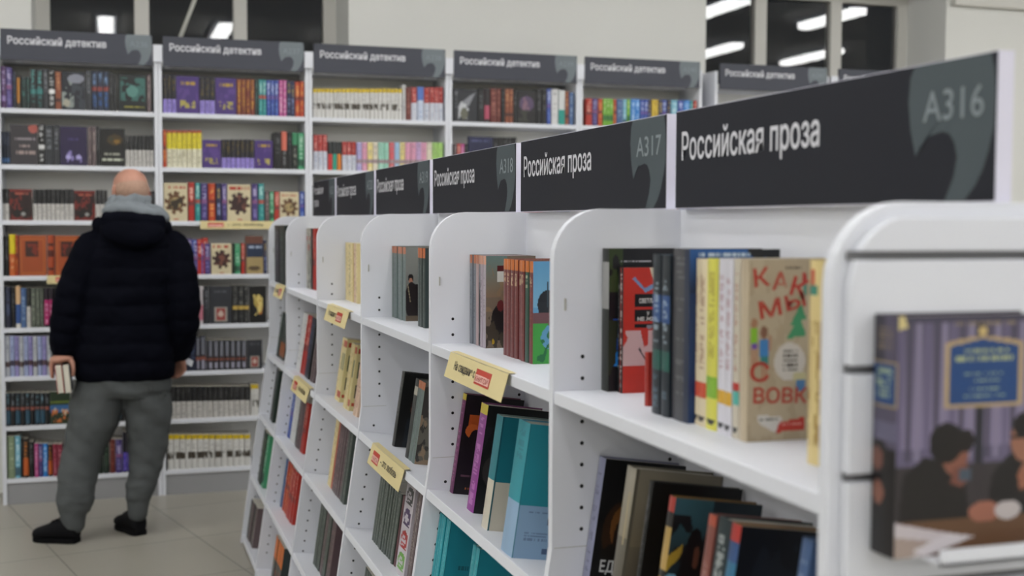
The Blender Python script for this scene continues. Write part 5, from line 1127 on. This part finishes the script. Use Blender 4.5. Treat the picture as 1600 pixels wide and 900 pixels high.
def put_rest(mb, M):
    n = len(rest.v)
    rest.v += [tuple(M @ Vector(p)) for p in mb.v]
    rest.f += [tuple(n + i for i in q) for q in mb.f]
    rest.c += mb.c; rest.m += mb.m; rest.s += mb.s


# wall books: single meshes, spines or covers facing the room
cnt = {}
for i, (unit, row, key, xa, xb, h, order, keep) in enumerate(WALL_BOOKS):
    ck = (unit, row, order); cnt[ck] = cnt.get(ck, 0) + 1
    left = WALL_UNITS[unit] + .021; right = WALL_UNITS[unit] + PW - .021
    xa, xb = max(xa, left), min(xb, right)
    w = xb - xa - (.0008 if key[0] == 'F' else .0026)
    z = ROWZ[row]
    lim = {1: .235, 2: .265, 3: .262, 4: .262, 5: .245, 6: .228, 7: .235, 8: .245}[row]
    h = min(h, lim)
    rng = np.random.default_rng(i)
    mb = MB()
    if key[0] == 'F':
        desc, base, ops = FO[key]
        t = .022
        book_shell(mb, t, w, h, paint(12, 2, base, [], i), paint(34, 24, base, ops, i), True, 0)
        loc, rz = (xa, YF + .012 + t / 2 + .004, z), 0.0
    else:
        desc, base, ops = ST[key]
        d = .135
        book_shell(mb, w, d, h, paint(30, 5, base, ops, i), paint(1, 1, base, []), True, .0028)
        loc, rz = ((xa + xb) / 2, YF + .013 + float(rng.random()) * .006, z), PI / 2
    if keep:
        o = mb.build('book', M_PRINT, None, loc, (0, 0, rz))
        n = ORD[cnt[ck] - 1]
        pos = {'left': '%s from left on %s shelf under sign A%d' % (n, ROW[row - 1], unit), 'man': '%s right of the man on %s shelf' % (n, ROW[row - 1]),
               'legs': '%s between the man\'s legs, %s shelf' % (n, ROW[row - 1])}[order]
        tag(o, desc + ', ' + pos, 'book', 'books on the wall shelves')
    else:
        put_rest(mb, Matrix.Translation(loc) @ Matrix.Rotation(rz, 4, 'Z'))

# a few more, seen only past the man
rk = random.Random(4)
for unit, row, a, b, keys in ((236, 4, .02, .2, 'k gb or nb'), (236, 5, -.20, .2, 'k gg td dg'), (236, 6, -.21, .2, 'ppa ppb ppc'), (236, 7, -.12, .05, 'kt kr'), (237, 4, .28, .5, 'pu bu rd'),
                              (237, 5, .28, .5, 'dg k kgd'), (237, 6, .28, .48, 'kgs nb')):
    x = a
    ks = keys.split()
    while x < b - .03:
        w = rk.uniform(.022, .03); k = rk.choice(ks); mb = MB(); h = rk.uniform(.19, .205)
        book_shell(mb, w, .135, h, paint(20, 4, ST[k][1], ST[k][2], int(x * 1000) + 5000), paint(1, 1, ST[k][1], []), True)
        put_rest(mb, Matrix.Translation((x + w / 2, YF + .016, ROWZ[row])) @ Matrix.Rotation(PI / 2, 4, 'Z'))
        x += w + .001

for unit, rows_ in ((238, (3, 4, 5, 6)), (239, (3, 4, 5, 6)), (240, (2, 3, 4, 5, 6))):
    for row in rows_:
        x = WALL_UNITS[unit] + .024
        k = rk.choice('pu nb dg bu rd gn k br te wh'.split())
        while x < WALL_UNITS[unit] + PW - .06:
            if rk.random() < .3: k = rk.choice('pu nb dg bu rd gn k br te wh sb cr'.split())
            w = rk.uniform(.02, .032); mb = MB()
            book_shell(mb, w - .002, .135, rk.uniform(.185, .205), paint(14, 3, ST[k][1], ST[k][2], int(x * 1000)), paint(1, 1, ST[k][1], []), True)
            put_rest(mb, Matrix.Translation((x + w / 2, YF + .016, ROWZ[row])) @ Matrix.Rotation(PI / 2, 4, 'Z'))
            x += w

# aisle books: boards, artwork and a block of pages
cnt = {}
for i, (unit, lv, key, s, y0, y1, h, d, ck, keep) in enumerate(AISLE_BOOKS):
    c_ = (unit, lv); cnt[c_] = cnt.get(c_, 0) + 1
    z = LEV[lv]; a = ANG if lv else 0.0
    t = max(abs(y0 - y1) - .0006, .004)
    h = min(h, {0: .27, 1: .262, 2: .235, 3: .235, 4: .235}[lv]) if unit > 316 or lv else h
    x = xe(z) + s * math.cos(a); zz = z - s * math.sin(a)
    desc, base, ops = ST[key]
    rng = np.random.default_rng(i + 900)
    near = unit <= 318
    sp = paint(64 if near else 30, 8 if near else 4, base, ops, i + 900)
    if ck:
        cb, cops = CV[ck]
        cv = paint(96 if near else 40, 80 if near else 24, cb, scale_u(cops, USC.get(ck, 1)), i)
    else:
        cb = base
        cv = paint(1, 1, base, [])
    x += float(rng.uniform(-.0025, .0025)) if not ck else 0
    mb = MB()
    book_shell(mb, t, d, h, sp, cv, not keep)
    yc = (y0 + y1) / 2
    if ck == 'c_kak':
        F, Rr, Uu = -t / 2 - .0002, (1, 0, 0), (0, 0, 1)

        def word(w, u, v, wd, cap, rot):
            c, s_ = math.cos(rot), math.sin(rot)
            mb.text(w, (u * d, F, h * (1 - v)), (c, 0, s_), (-s_, 0, c), wd * d, cap * h, 'ae3a2e', .016)
        word('К', .06, .15, .17, .10, .12); word('А', .25, .165, .17, .10, -.05); word('К', .44, .19, .19, .105, -.30)
        word('М', .13, .325, .24, .095, .18); word('Ы', .42, .285, .22, .085, .25)
        word('С', .02, .665, .21, .105, -.03); word('ВОВКОЙ', .06, .785, 1.0 * .92, .085, -.03)
    if ck == 'c_red':
        F = -t / 2 - .0002
        mb.text('СВЕТЛАНА', (.24 * d, F, h * .72), (1, 0, 0), (0, 0, 1), .33 * d, .036 * h, 'e0dcd8', .02)
        mb.text('У', (.36 * d, F, h * .62), (1, 0, 0), (0, 0, 1), .04 * d, .03 * h, 'e0dcd8', .02)
        mb.text('НЕ ЖЕН', (.22 * d, F, h * .578), (1, 0, 0), (0, 0, 1), .32 * d, .03 * h, 'e0dcd8', .02)
    if ck == 'c_port':
        mb.text('ЕДИ', (.10 * d, -t / 2 - .0002, h * .20), (1, 0, 0), (0, 0, 1), .25 * d, .085 * h, 'cfcfcf', .02)
    if ck == 'c_te':
        pass
    loc = (x, yc, zz)
    if keep:
        o = mb.build('book', M_PRINT, None, loc, (0, a, 0))
        pages(t, d, h).build('page_block', M_PAPER, o)
        n = ORD[cnt[c_] - 1]
        tag(o, '%s, %s on %s shelf under sign A%d' % (desc, n + ' from left', ROW[lv] if lv < 4 else 'bottom', unit), 'book', 'books on the aisle shelves')
    else:
        put_rest(mb, Matrix.Translation(loc) @ Matrix.Rotation(a, 4, 'Y'))
mb = rest
o = mb.build('small_books', M_PRINT)
tag(o, 'small books packed tightly on the farther wall and aisle shelves', 'books', None, 'stuff')

# the small red book lying against the red cover
mb = MB()
book_shell(mb, .012, .045, .082, paint(24, 4, 'a83024', [('S', .1, .9, '7a1c16', .4)], 3), paint(4, 4, 'b03428', [], 3), False)
o = mb.build('book', M_PRINT, None, (.768, 1.715, LEV[0]))
pages(.012, .045, .082).build('page_block', M_PAPER, o)
tag(o, 'very small red booklet beside the red book on the top shelf under sign A316', 'book', 'books on the aisle shelves')

# display book on the end of the row and the clear lip that holds it
W_, H_, T_ = .176, .240, .040
bx, bz, by = .7275, 1.170, 1.0275
cover_ops = [('B', 0, 0, 1, .55, '5c566c', '8a809c')]
for q in range(17):
    u = q / 17
    cover_ops.append(('R', u, 0, u + .03, .60, ('6c6480', '4a4658', '8c849c')[q % 3]))
cover_ops += [('R', .52, .0, .58, .62, '2a2a34'), ('R', .30, .45, .32, .62, '5a566a'), ('R', .0, .0, 1, .03, '4a4658'), ('L', .36, .03, .78, .055, '8c7c6c', 1),
    ('P', [(-.08, .0), (.04, .0), (.06, .05), (.0, .055)], 'd8c890'),
    ('E', .56, .07, .03, .02, 'c8b078'), ('P', [(.31, .115), (.42, .10), (.56, .088), (.72, .10), (.835, .115), (.84, .385), (.315, .385)], 'b8a078'), ('P', [(.335, .13), (.56, .10), (.81, .13), (.815, .37), (.34, .37)], '1f4a80'),
    ('L', .42, .14, .74, .165, 'a8b088', 1), ('L', .38, .175, .78, .2, 'a8b088', 1), ('L', .44, .24, .7, .26, '9aac98', 1), ('L', .48, .27, .68, .285, '9aac98', 1), ('L', .48, .305, .68, .325, '9aac98', 1), ('L', .44, .335, .72, .35, '9aac98', 1),
    ('R', 0, .62, 1, .86, '3a3438'),
    ('P', [(.02, .87), (.05, .66), (.18, .585), (.33, .60), (.46, .70), (.5, .84), (.5, .88)], '1c1717'),
    ('E', .39, .58, .09, .085, '8a5a4a'), ('E', .33, .53, .115, .085, '16100f'), ('E', .46, .525, .06, .05, '1c1413'), ('P', [(.38, .64), (.47, .62), (.5, .68), (.44, .72), (.36, .70)], '7a4c40'), ('R', .42, .64, .5, .69, '4c5a68'),
    ('P', [(.62, .85), (.64, .68), (.74, .6), (1, .56), (1, .9)], '1a1618'),
    ('E', .87, .53, .10, .10, '9a6c58'), ('E', .91, .47, .13, .06, '181010'), ('R', .77, .515, .9, .53, '241a1a'), ('E', .93, .68, .10, .06, '9a6a56'), ('P', [(.82, .68), (.95, .62), (.98, .72), (.84, .75)], '96644f'),
    ('R', 0, .85, 1, 1, '6a4c34'), ('E', .60, .83, .11, .045, 'a06a58'), ('E', .76, .83, .09, .04, 'c0b8b8'),
    ('P', [(.0, .85), (.3, .9), (.52, .93), (.2, 1), (.0, 1)], 'c8c0c4'), ('P', [(.0, .91), (.28, .94), (.1, 1), (.0, 1)], 'a89890'), ('P', [(.12, .97), (.36, .91), (.54, .93), (.2, 1)], 'd4ced2')]
sp_ops = [('R', 0, .0, 1, .55, '5a5468'), ('R', .0, .0, .5, .2, '3c3844'), ('L', .2, .05, .8, .15, '7a6c60', 4), ('R', 0, .19, 1, .385, 'a08c68'), ('R', .0, .2, .9, .37, '1f4a80'), ('L', .15, .22, .8, .35, '9aac98', 5),
    ('R', 0, .55, 1, 1, '1c1718'), ('E', .3, .58, .4, .07, '17100f'), ('E', .25, .60, .25, .05, '7a5044'), ('E', .3, .74, .25, .05, '8a5c4c'), ('R', 0, .44, 1, .52, '6c6880')]
mb = MB()
book_shell(mb, T_, W_, H_, paint(100, 14, '5a5468', sp_ops, 5), paint(140, 100, '6a637c', cover_ops, 6), False)
o = mb.build('book', M_PRINT, None, (bx, by + T_ / 2, bz))
pages(T_, W_, H_).build('page_block', M_PAPER, o)
tag(o, 'large book with two dark-haired men and a blue plaque, displayed on the slat wall end', 'book')
r = empty('display_ledge', (.855, YK[0] - TH / 2 - .016, bz))
mb = MB(); mb.box(-.093, .105, -.068, 0, -.003, 0, 'd8d8da'); mb.build('ledge_plate', M_LAM, r)
mb = MB(); mb.box(-.093, .105, -.068, -.0645, -.003, .013, 'd8d8da'); mb.build('ledge_lip', M_LAM, r)
for z in (.07, .183):
    pass
tag(r, 'white ledge on the slat wall holding the large two-men book', 'ledge')

# ------------------------------------------------------------------ the man at the shelves
M_SKIN = mat('skin', 'ad7d6a', 0.55, noise=(14, .07), bump=(90, .1, .002))
M_STUB = mat('grey_stubble', 'a1816f', 0.8, noise=(60, .12))
M_JACK = mat('navy_jacket_cloth', '0a0b13', 0.75, noise=(8, .1), bump=(60, .25, .004), spec=.03)
M_KNIT = mat('grey_knit', '71777c', 0.95, noise=(25, .1), bump=(160, .4, .003))
M_PANT = mat('grey_jersey', '525556', 0.95, noise=(9, .07), bump=(14, .35, .02), spec=.15)
M_SHOE = mat('black_shoe', '101013', 0.7, bump=(40, .2, .003), spec=.12)
M_SOLE = mat('black_sole', '0c0c0e', 0.8, spec=.1)
V3 = Vector


def ring(c, rx, ry, n=28, tilt=None, sq=2.0):
    """ellipse across z (or across the direction tilt)"""
    c = V3(c)
    if tilt is None:
        A, B = V3((1, 0, 0)), V3((0, 1, 0))
    else:
        t = V3(tilt).normalized(); A = V3((0, 1, 0)).cross(t)
        if A.length < .2: A = V3((1, 0, 0))
        A = (A - t * A.dot(t)).normalized(); B = t.cross(A)
    out = []
    for i in range(n):
        q = 2 * PI * i / n
        cc, ss = math.cos(q), math.sin(q)
        e = 2 / sq
        out.append(c + A * (rx * math.copysign(abs(cc) ** e, cc)) + B * (ry * math.copysign(abs(ss) ** e, ss)))
    return out


def tube(mb, pts, n=16, closed_ends=True):
    """tapered limb through (point, radius) with round ends"""
    P = [(V3(p), r) for p, r in pts]
    rings = []
    d0 = (P[1][0] - P[0][0]).normalized(); d1 = (P[-1][0] - P[-2][0]).normalized()

    def rr(c, d, r):
        a = d.orthogonal().normalized() if abs(d.z) < .5 else (V3((1, 0, 0)) - d * d.x).normalized()
        b = d.cross(a)
        return [c + (a * math.cos(2 * PI * i / n) + b * math.sin(2 * PI * i / n)) * r for i in range(n)]
    for t in (-.95, -.7, -.35):
        rings.append(rr(P[0][0] + d0 * P[0][1] * t, d0, P[0][1] * math.sqrt(1 - t * t)))
    for i, (c, r) in enumerate(P):
        d = d0 if i == 0 else d1 if i == len(P) - 1 else (P[i + 1][0] - P[i - 1][0]).normalized()
        rings.append(rr(c, d, r))
    for t in (.35, .7, .95):
        rings.append(rr(P[-1][0] + d1 * P[-1][1] * t, d1, P[-1][1] * math.sqrt(1 - t * t)))
    mb.loft(rings)


def ball(mb, c, rx, ry, rz, n=20, rot=None):
    c = V3(c)
    rings = []
    for i in range(1, 12):
        th = PI * i / 12
        R = [V3((rx * math.sin(th) * math.cos(2 * PI * j / n), ry * math.sin(th) * math.sin(2 * PI * j / n), -rz * math.cos(th))) for j in range(n)]
        if rot is not None: R = [rot @ p for p in R]
        rings.append([c + p for p in R])
    mb.loft(rings)


def skin_union(mb, name, material, parent, voxel, smooth=4, origin=(0, 0, 0), tweak=None):
    o = mb.build(name, material, None, fix=True)
    m = o.modifiers.new('r', 'REMESH'); m.mode = 'VOXEL'; m.voxel_size = voxel; m.use_smooth_shade = True
    if smooth:
        s = o.modifiers.new('s', 'SMOOTH'); s.iterations = smooth; s.factor = .5
    dg = bpy.context.evaluated_depsgraph_get()
    me = bpy.data.meshes.new_from_object(o.evaluated_get(dg))
    me.name = name
    o.modifiers.clear()
    old = o.data; o.data = me; bpy.data.meshes.remove(old)
    if tweak:
        for v in me.vertices:
            v.co = tweak(v.co.copy(), v.normal)
    me.polygons.foreach_set('use_smooth', [True] * len(me.polygons))
    if not me.materials: me.materials.append(material)
    o.parent = parent
    o.location = -V3(origin)
    return o


from mathutils import noise as mn
BASE = V3((0.03, 6.12, 0))
man = empty('person', BASE)
tag(man, 'person seen from behind in navy puffer jacket and grey joggers facing the wall shelves', 'person')
HC = V3((.077, 6.12, 1.645))                     # head centre
TURN = math.radians(22)                          # the face looks a little left
Rh = Matrix.Rotation(TURN, 3, 'Z')


def hp(x, y, z):
    return HC + Rh @ V3((x, y, z))


# one continuous body: head, neck, trunk, arms, hands, legs
mb = MB()
ball(mb, hp(0, -.006, .022), .077, .094, .078, rot=Rh)       # skull
ball(mb, hp(0, .018, -.035), .064, .072, .085, rot=Rh)       # face
ball(mb, hp(0, -.045, -.01), .064, .055, .06, rot=Rh)        # back of the head
ball(mb, hp(0, .06, -.085), .034, .03, .028, rot=Rh)         # chin
ball(mb, hp(0, .082, .018), .045, .016, .012, rot=Rh)        # brow
tube(mb, [(hp(0, .088, .012), .009), (hp(0, .103, -.022), .0125)], 10)   # nose
ball(mb, hp(0, .088, -.056), .022, .010, .007, rot=Rh)       # lips
ball(mb, hp(.03, .07, -.02), .022, .018, .02, rot=Rh); ball(mb, hp(-.03, .07, -.02), .022, .018, .02, rot=Rh)
for sx in (-1, 1):                                           # ears
    ball(mb, hp(sx * .078, -.004, -.012), .010, .019, .031, rot=Rh)
    ball(mb, hp(sx * .084, -.012, .0), .007, .013, .022, rot=Rh)
tube(mb, [(hp(0, -.03, -.05), .058), (V3((.08, 6.10, 1.50)), .062), (V3((.08, 6.10, 1.44)), .075)])
tube(mb, [((.08, 6.12, 1.40), .09), ((.07, 6.12, 1.2), .12), ((.05, 6.12, .95), .125), ((.04, 6.12, .82), .125)])
LSH, LEL, LWR = V3((-.085, 6.12, 1.375)), V3((-.195, 6.08, 1.11)), V3((-.222, 6.10, .885))
RSH, REL, RWR = V3((.265, 6.12, 1.375)), V3((.315, 6.06, 1.10)), V3((.300, 6.14, .872))
tube(mb, [(LSH, .05), (LEL, .042), (LWR, .028)]); tube(mb, [(RSH, .05), (REL, .042), (RWR, .028)])
tube(mb, [((.0, 6.12, 1.38), .06), (LSH, .05)]); tube(mb, [((.16, 6.12, 1.38), .06), (RSH, .05)])
for a, b, c in (((-.05, 6.12, .80), (-.15, 6.10, .45), (-.185, 6.06, .10)), ((.13, 6.12, .80), (.145, 6.12, .46), (.097, 6.10, .11))):
    tube(mb, [(a, .085), (b, .052), (c, .036)])


def hand(mb, wrist, dirn, thumb_side, palm_n, curls, tcurl):
    """palm plus five bent fingers; dirn: wrist to fingers; thumb_side: edge where the thumb grows; palm_n: out of the palm"""
    d, s, n = V3(dirn).normalized(), V3(thumb_side).normalized(), V3(palm_n).normalized()
    tube(mb, [(wrist, .026), (wrist + d * .025, .026)], 12)
    for off in (-.028, -.010, .010, .026):
        tube(mb, [(wrist + d * .015 + s * off * .6, .015), (wrist + d * .085 + s * off, .0125)], 10)
    for (off, L, cu) in zip((.028, .0095, -.0095, -.027), (.072, .080, .074, .058), curls):
        p = wrist + d * .086 + s * off
        ang = 0
        pts = [(p, .0098)]
        for seg, frac in enumerate((.42, .33, .25)):
            ang += cu[seg]
            p = p + (d * math.cos(ang) + n * math.sin(ang)) * (L * frac)
            pts.append((p, .0092 - .0008 * seg))
        tube(mb, pts, 10)
    p = wrist + d * .03 + s * .026
    dd = (s * .75 + d * .6 + n * tcurl).normalized()
    q = p + dd * .036
    d2 = (d * .85 + s * .15 + n * (tcurl + .3)).normalized()
    tube(mb, [(p, .0135), (q, .0115), (q + d2 * .028, .0102), (q + d2 * .05, .009)], 10)


# left hand hangs over two books and grips them; right hand half closed on a pale paper
CX = LWR.x - .010
tube(mb, [(LWR, .027), (LWR + V3((-.004, -.01, -.02)), .027)], 12)
ball(mb, (CX, 6.065, .862), .050, .052, .017)
ball(mb, (CX - .02, 6.06, .858), .036, .05, .02)
for k_, (L_, y_) in enumerate(((.066, 6.102), (.074, 6.081), (.070, 6.060), (.055, 6.040))):     # four fingers down the outer cover
    tube(mb, [((CX - .030, y_, .860), .0115), ((CX - .0455, y_ - .001, .848), .0105), ((CX - .0485, y_ - .003, .848 - L_ * .42), .0096),
              ((CX - .0465, y_ - .006, .848 - L_ * .78), .0088), ((CX - .0445, y_ - .008, .848 - L_), .0080)], 10)
tube(mb, [((CX + .022, 6.05, .862), .0145), ((CX + .044, 6.036, .846), .0128), ((CX + .0475, 6.028, .815), .0112), ((CX + .0455, 6.024, .787), .0096)], 10)
hand(mb, RWR + V3((0, 0, -.008)), (.06, .55, -.83), (-.5, .75, .45), (-.85, -.3, -.3), [(.5, .7, .5)] * 4, .6)
skin_union(mb, 'body', M_SKIN, man, .0042, 3, BASE)

# short grey stubble round the back and sides of the head
mb = MB()
ball(mb, hp(0, -.012, .004), .0795, .0965, .079, rot=Rh)
o = mb.build('hair', M_STUB, man, -BASE)
bm = bmesh.new(); bm.from_mesh(o.data)
dl = [f for f in bm.faces if (Rh.inverted() @ (f.calc_center_median() - HC)).z > .035 or (Rh.inverted() @ (f.calc_center_median() - HC)).y > .02
      or (Rh.inverted() @ (f.calc_center_median() - HC)).z < -.06]
bmesh.ops.delete(bm, geom=dl, context='FACES'); bm.to_mesh(o.data); bm.free()
o['label'] = 'grey stubble'

# quilted jacket: trunk, sleeves and the hood hanging behind the neck
mb = MB()
prof = [(.752, .046, .222, .150), (.80, .046, .228, .158), (.88, .046, .224, .158), (.97, .048, .218, .155), (1.06, .055, .212, .152), (1.16, .065, .212, .150),
        (1.26, .076, .214, .145), (1.33, .084, .214, .138), (1.385, .088, .200, .125), (1.43, .088, .165, .112), (1.47, .086, .125, .10), (1.50, .084, .10, .09)]
zs = np.linspace(.752, 1.50, 75)
rings = []
for z in zs:
    cx, rx, ry = (float(np.interp(z, [p[0] for p in prof], [p[k] for p in prof])) for k in (1, 2, 3))
    q = abs(math.sin((z - .752) / .088 * PI)) ** .5
    k = .010 * (q - .6) if z < 1.40 else 0
    rings.append(ring((cx, 6.12, z), rx + k, ry + k, 40, None, 2.5))
mb.loft(rings)
for sh, el, wr, r0, r1, r2_ in ((LSH, LEL, LWR, .088, .078, .060), (RSH, REL, RWR, .088, .076, .056)):
    path = []
    N = 44
    for i in range(N + 1):
        t = i / N
        p = (1 - t) ** 2 * sh + 2 * t * (1 - t) * (el * 2 - (sh + wr) / 2) + t * t * wr
        r = r0 + (r1 - r0) * t * 2 if t < .5 else r1 + (r2_ - r1) * (t - .5) * 2
        r += .009 * (abs(math.sin(t * PI * 6.5)) ** .5 - .6)
        if t > .97: r -= .008
        path.append((p, r))
    tube(mb, path, 20)
HB = V3((.085, 5.985, 1.455))
Rt = Matrix.Rotation(math.radians(-24), 3, 'X') @ Matrix.Rotation(math.radians(5), 3, 'Y')
ball(mb, HB, .148, .062, .088, rot=Rt)
ball(mb, HB + V3((.0, .05, .05)), .128, .07, .05, rot=Rt)
tube(mb, [((-.055, 6.09, 1.475), .045), ((-.03, 6.00, 1.50), .045), ((.085, 5.975, 1.505), .045), ((.205, 6.0, 1.49), .045), ((.225, 6.09, 1.465), .045)], 14)


def quilt(co, nr):
    n = mn.noise(V3((co.x * 9, co.y * 9, co.z * 14))) * .006 + mn.noise(co * 28) * .003
    return co + nr * n


o = skin_union(mb, 'jacket', M_JACK, man, .0062, 3, BASE, quilt)

# grey knitted hood bunched above the collar
mb = MB()
for (zz, rx, ry, r, dx) in ((1.525, .098, .085, .034, .0), (1.562, .092, .083, .030, -.004), (1.597, .078, .075, .022, -.008)):
    pts = []
    for i in range(-11, 12):
        q = -PI / 2 + i / 11 * PI * .93
        sag = .018 * max(0, math.cos(q)) + (-.022 * max(0, math.sin(q + PI / 2)) if zz > 1.53 else -.01)
        droop = -.030 * max(0, math.cos(q)) if zz < 1.59 else 0
        pts.append(((HC.x + .008 + dx + rx * math.cos(q), 6.085 + ry * math.sin(q), zz + droop + .006 * math.sin(i * 1.3)), r * (1 + .12 * math.sin(i * 2.1))))
    tube(mb, pts, 14)
ball(mb, (.195, 6.04, 1.535), .068, .06, .034, rot=Matrix.Rotation(math.radians(28), 3, 'Y'))
ball(mb, (.01, 6.03, 1.552), .06, .055, .032, rot=Matrix.Rotation(math.radians(-10), 3, 'Y'))
ball(mb, (.10, 5.995, 1.545), .10, .042, .035, rot=Matrix.Rotation(math.radians(10), 3, 'Y'))
o = skin_union(mb, 'knit_hood', M_KNIT, man, .006, 4, BASE, lambda co, nr: co + nr * (mn.noise(co * 24) * .007))
o['label'] = 'grey knitted hood bunched at the neck'

# joggers
mb = MB()
mb.loft([ring((.040, 6.12, z), rx, ry, 32, None, 2.3) for z, rx, ry in ((.86, .19, .13), (.78, .212, .142), (.70, .220, .142), (.67, .205, .125))])


def leg(pts):
    tube(mb, pts, 24)


leg([((-.080, 6.12, .66), .122), ((-.100, 6.115, .56), .116), ((-.135, 6.11, .46), .099), ((-.158, 6.10, .36), .093), ((-.178, 6.085, .27), .090), ((-.19, 6.07, .19), .084), ((-.193, 6.063, .155), .072), ((-.194, 6.06, .13), .058), ((-.192, 6.058, .085), .050)])
leg([((.145, 6.12, .66), .114), ((.150, 6.12, .56), .108), ((.150, 6.12, .46), .093), ((.140, 6.12, .37), .085), ((.124, 6.115, .29), .076), ((.108, 6.11, .225), .068), ((.100, 6.105, .19), .062), ((.096, 6.105, .165), .050), ((.096, 6.105, .105), .046)])


def folds(co, nr):
    k = max(0, min(1, (.75 - co.z) / .3))
    n = mn.noise(V3((co.x * 7, co.y * 7, co.z * 13 + co.x * 9))) * .017 + mn.noise(V3((co.x * 14, co.y * 14, co.z * 30))) * .004
    if .13 < co.z < .30: n += .007 * mn.noise(V3((co.x * 10, co.y * 10, co.z * 38)))
    return co + nr * n * (.35 if co.z < .14 else .7)


o = skin_union(mb, 'joggers', M_PANT, man, .0065, 3, BASE, folds)


# shoes
def shoe(heel, toe):
    h, t = V3((*heel, 0)), V3((*toe, 0))
    d = (t - h).normalized(); L = (t - h).length
    s = d.cross(V3((0, 0, 1)))
    mb = MB()
    rings = []
    for u, w, top in ((0, .028, .075), (.04, .036, .098), (.14, .042, .112), (.28, .044, .118), (.40, .044, .110), (.55, .047, .094), (.70, .050, .080), (.83, .048, .070), (.93, .040, .062), (.985, .024, .050)):
        c = h + d * (L * u)
        rings.append([c + s * (w * math.copysign(abs(math.cos(q)) ** .7, math.cos(q))) + V3((0, 0, .016 + (top - .016) * (.5 + .5 * math.sin(q)) if math.sin(q) > -.99 else .016)) for q in [2 * PI * i / 20 for i in range(20)]])
    mb.loft(rings)
    o = skin_union(mb, 'shoe', M_SHOE, man, .0045, 4, BASE)
    mb = MB()
    out = []
    for u, w in ((0, .022), (.03, .034), (.15, .041), (.3, .041), (.45, .041), (.62, .047), (.75, .048), (.88, .041), (.96, .027), (.995, .012)):
        out.append((u, w))
    L1 = [h + d * (L * u) + s * w for u, w in out] + [h + d * (L * u) - s * w for u, w in out[::-1]]
    mb.prism([(p.x, p.y) for p in L1], (0.0, .022), 'z')
    mb.build('sole', M_SOLE, o, None, None, fix=True, bevel=.003)
    lb = MB()
    for u in (.42, .49, .56):
        z = float(np.interp(u, [.4, .55, .7], [.112, .097, .082]))
        c = h + d * (L * u)
        tube(lb, [(c - s * .026 + V3((0, 0, z - .006)), .0035), (c + V3((0, 0, z + .002)), .0035), (c + s * .026 + V3((0, 0, z - .006)), .0035)], 8)
    lb.build('laces', M_SOLE, o, None, None, fix=True)
    return o


for o in (shoe((-.172, 6.035), (-.372, 6.14)), shoe((.108, 6.085), (.012, 6.29))):
    for ch in o.children:
        ch.location = (0, 0, 0)

# books in the left hand, paper in the right
for j, (dx, c1, lab) in enumerate(((-.0165, 'b03a34', 'book with a red cover edge held in the left hand of the man'), (.0155, '1e2024', 'dark-covered book held against the leg in the left hand of the man'))):
    mb = MB()
    book_shell(mb, .030, .20, .130, paint(1, 1, c1, []), paint(1, 1, c1, []), False)
    Mx = Matrix.Translation((CX + .012 + dx, LWR.y - .115, .708)) @ Matrix.Rotation(math.radians(-5), 4, 'Y') @ Matrix.Rotation(math.radians(90), 4, 'Z')
    # fore edge towards the camera: turn the spine away
    Mx = Mx @ Matrix.Translation((.20, 0, 0)) @ Matrix.Rotation(PI, 4, 'Z')
    o = mb.build('book', M_PRINT); o.matrix_world = Mx
    pages(.030, .20, .130).build('page_block', M_PAPER, o)
    tag(o, lab, 'book', 'books in the hand of the man')
mb = MB()
rows_ = []
for i in range(9):
    t = i / 8
    rows_.append((t * .055, .006 * math.sin(t * PI)))
mb.prism([(a, b) for a, b in rows_] + [(a, b - .0015) for a, b in rows_[::-1]], (-.016, .016), 'y')
o = mb.build('folded_paper', mat('white_paper', 'c4c6cc', .7), None, (RWR.x + .012, RWR.y + .055, .825), (math.radians(65), math.radians(25), math.radians(10)), fix=True)
tag(o, 'small folded pale paper in the right hand of the man', 'paper')
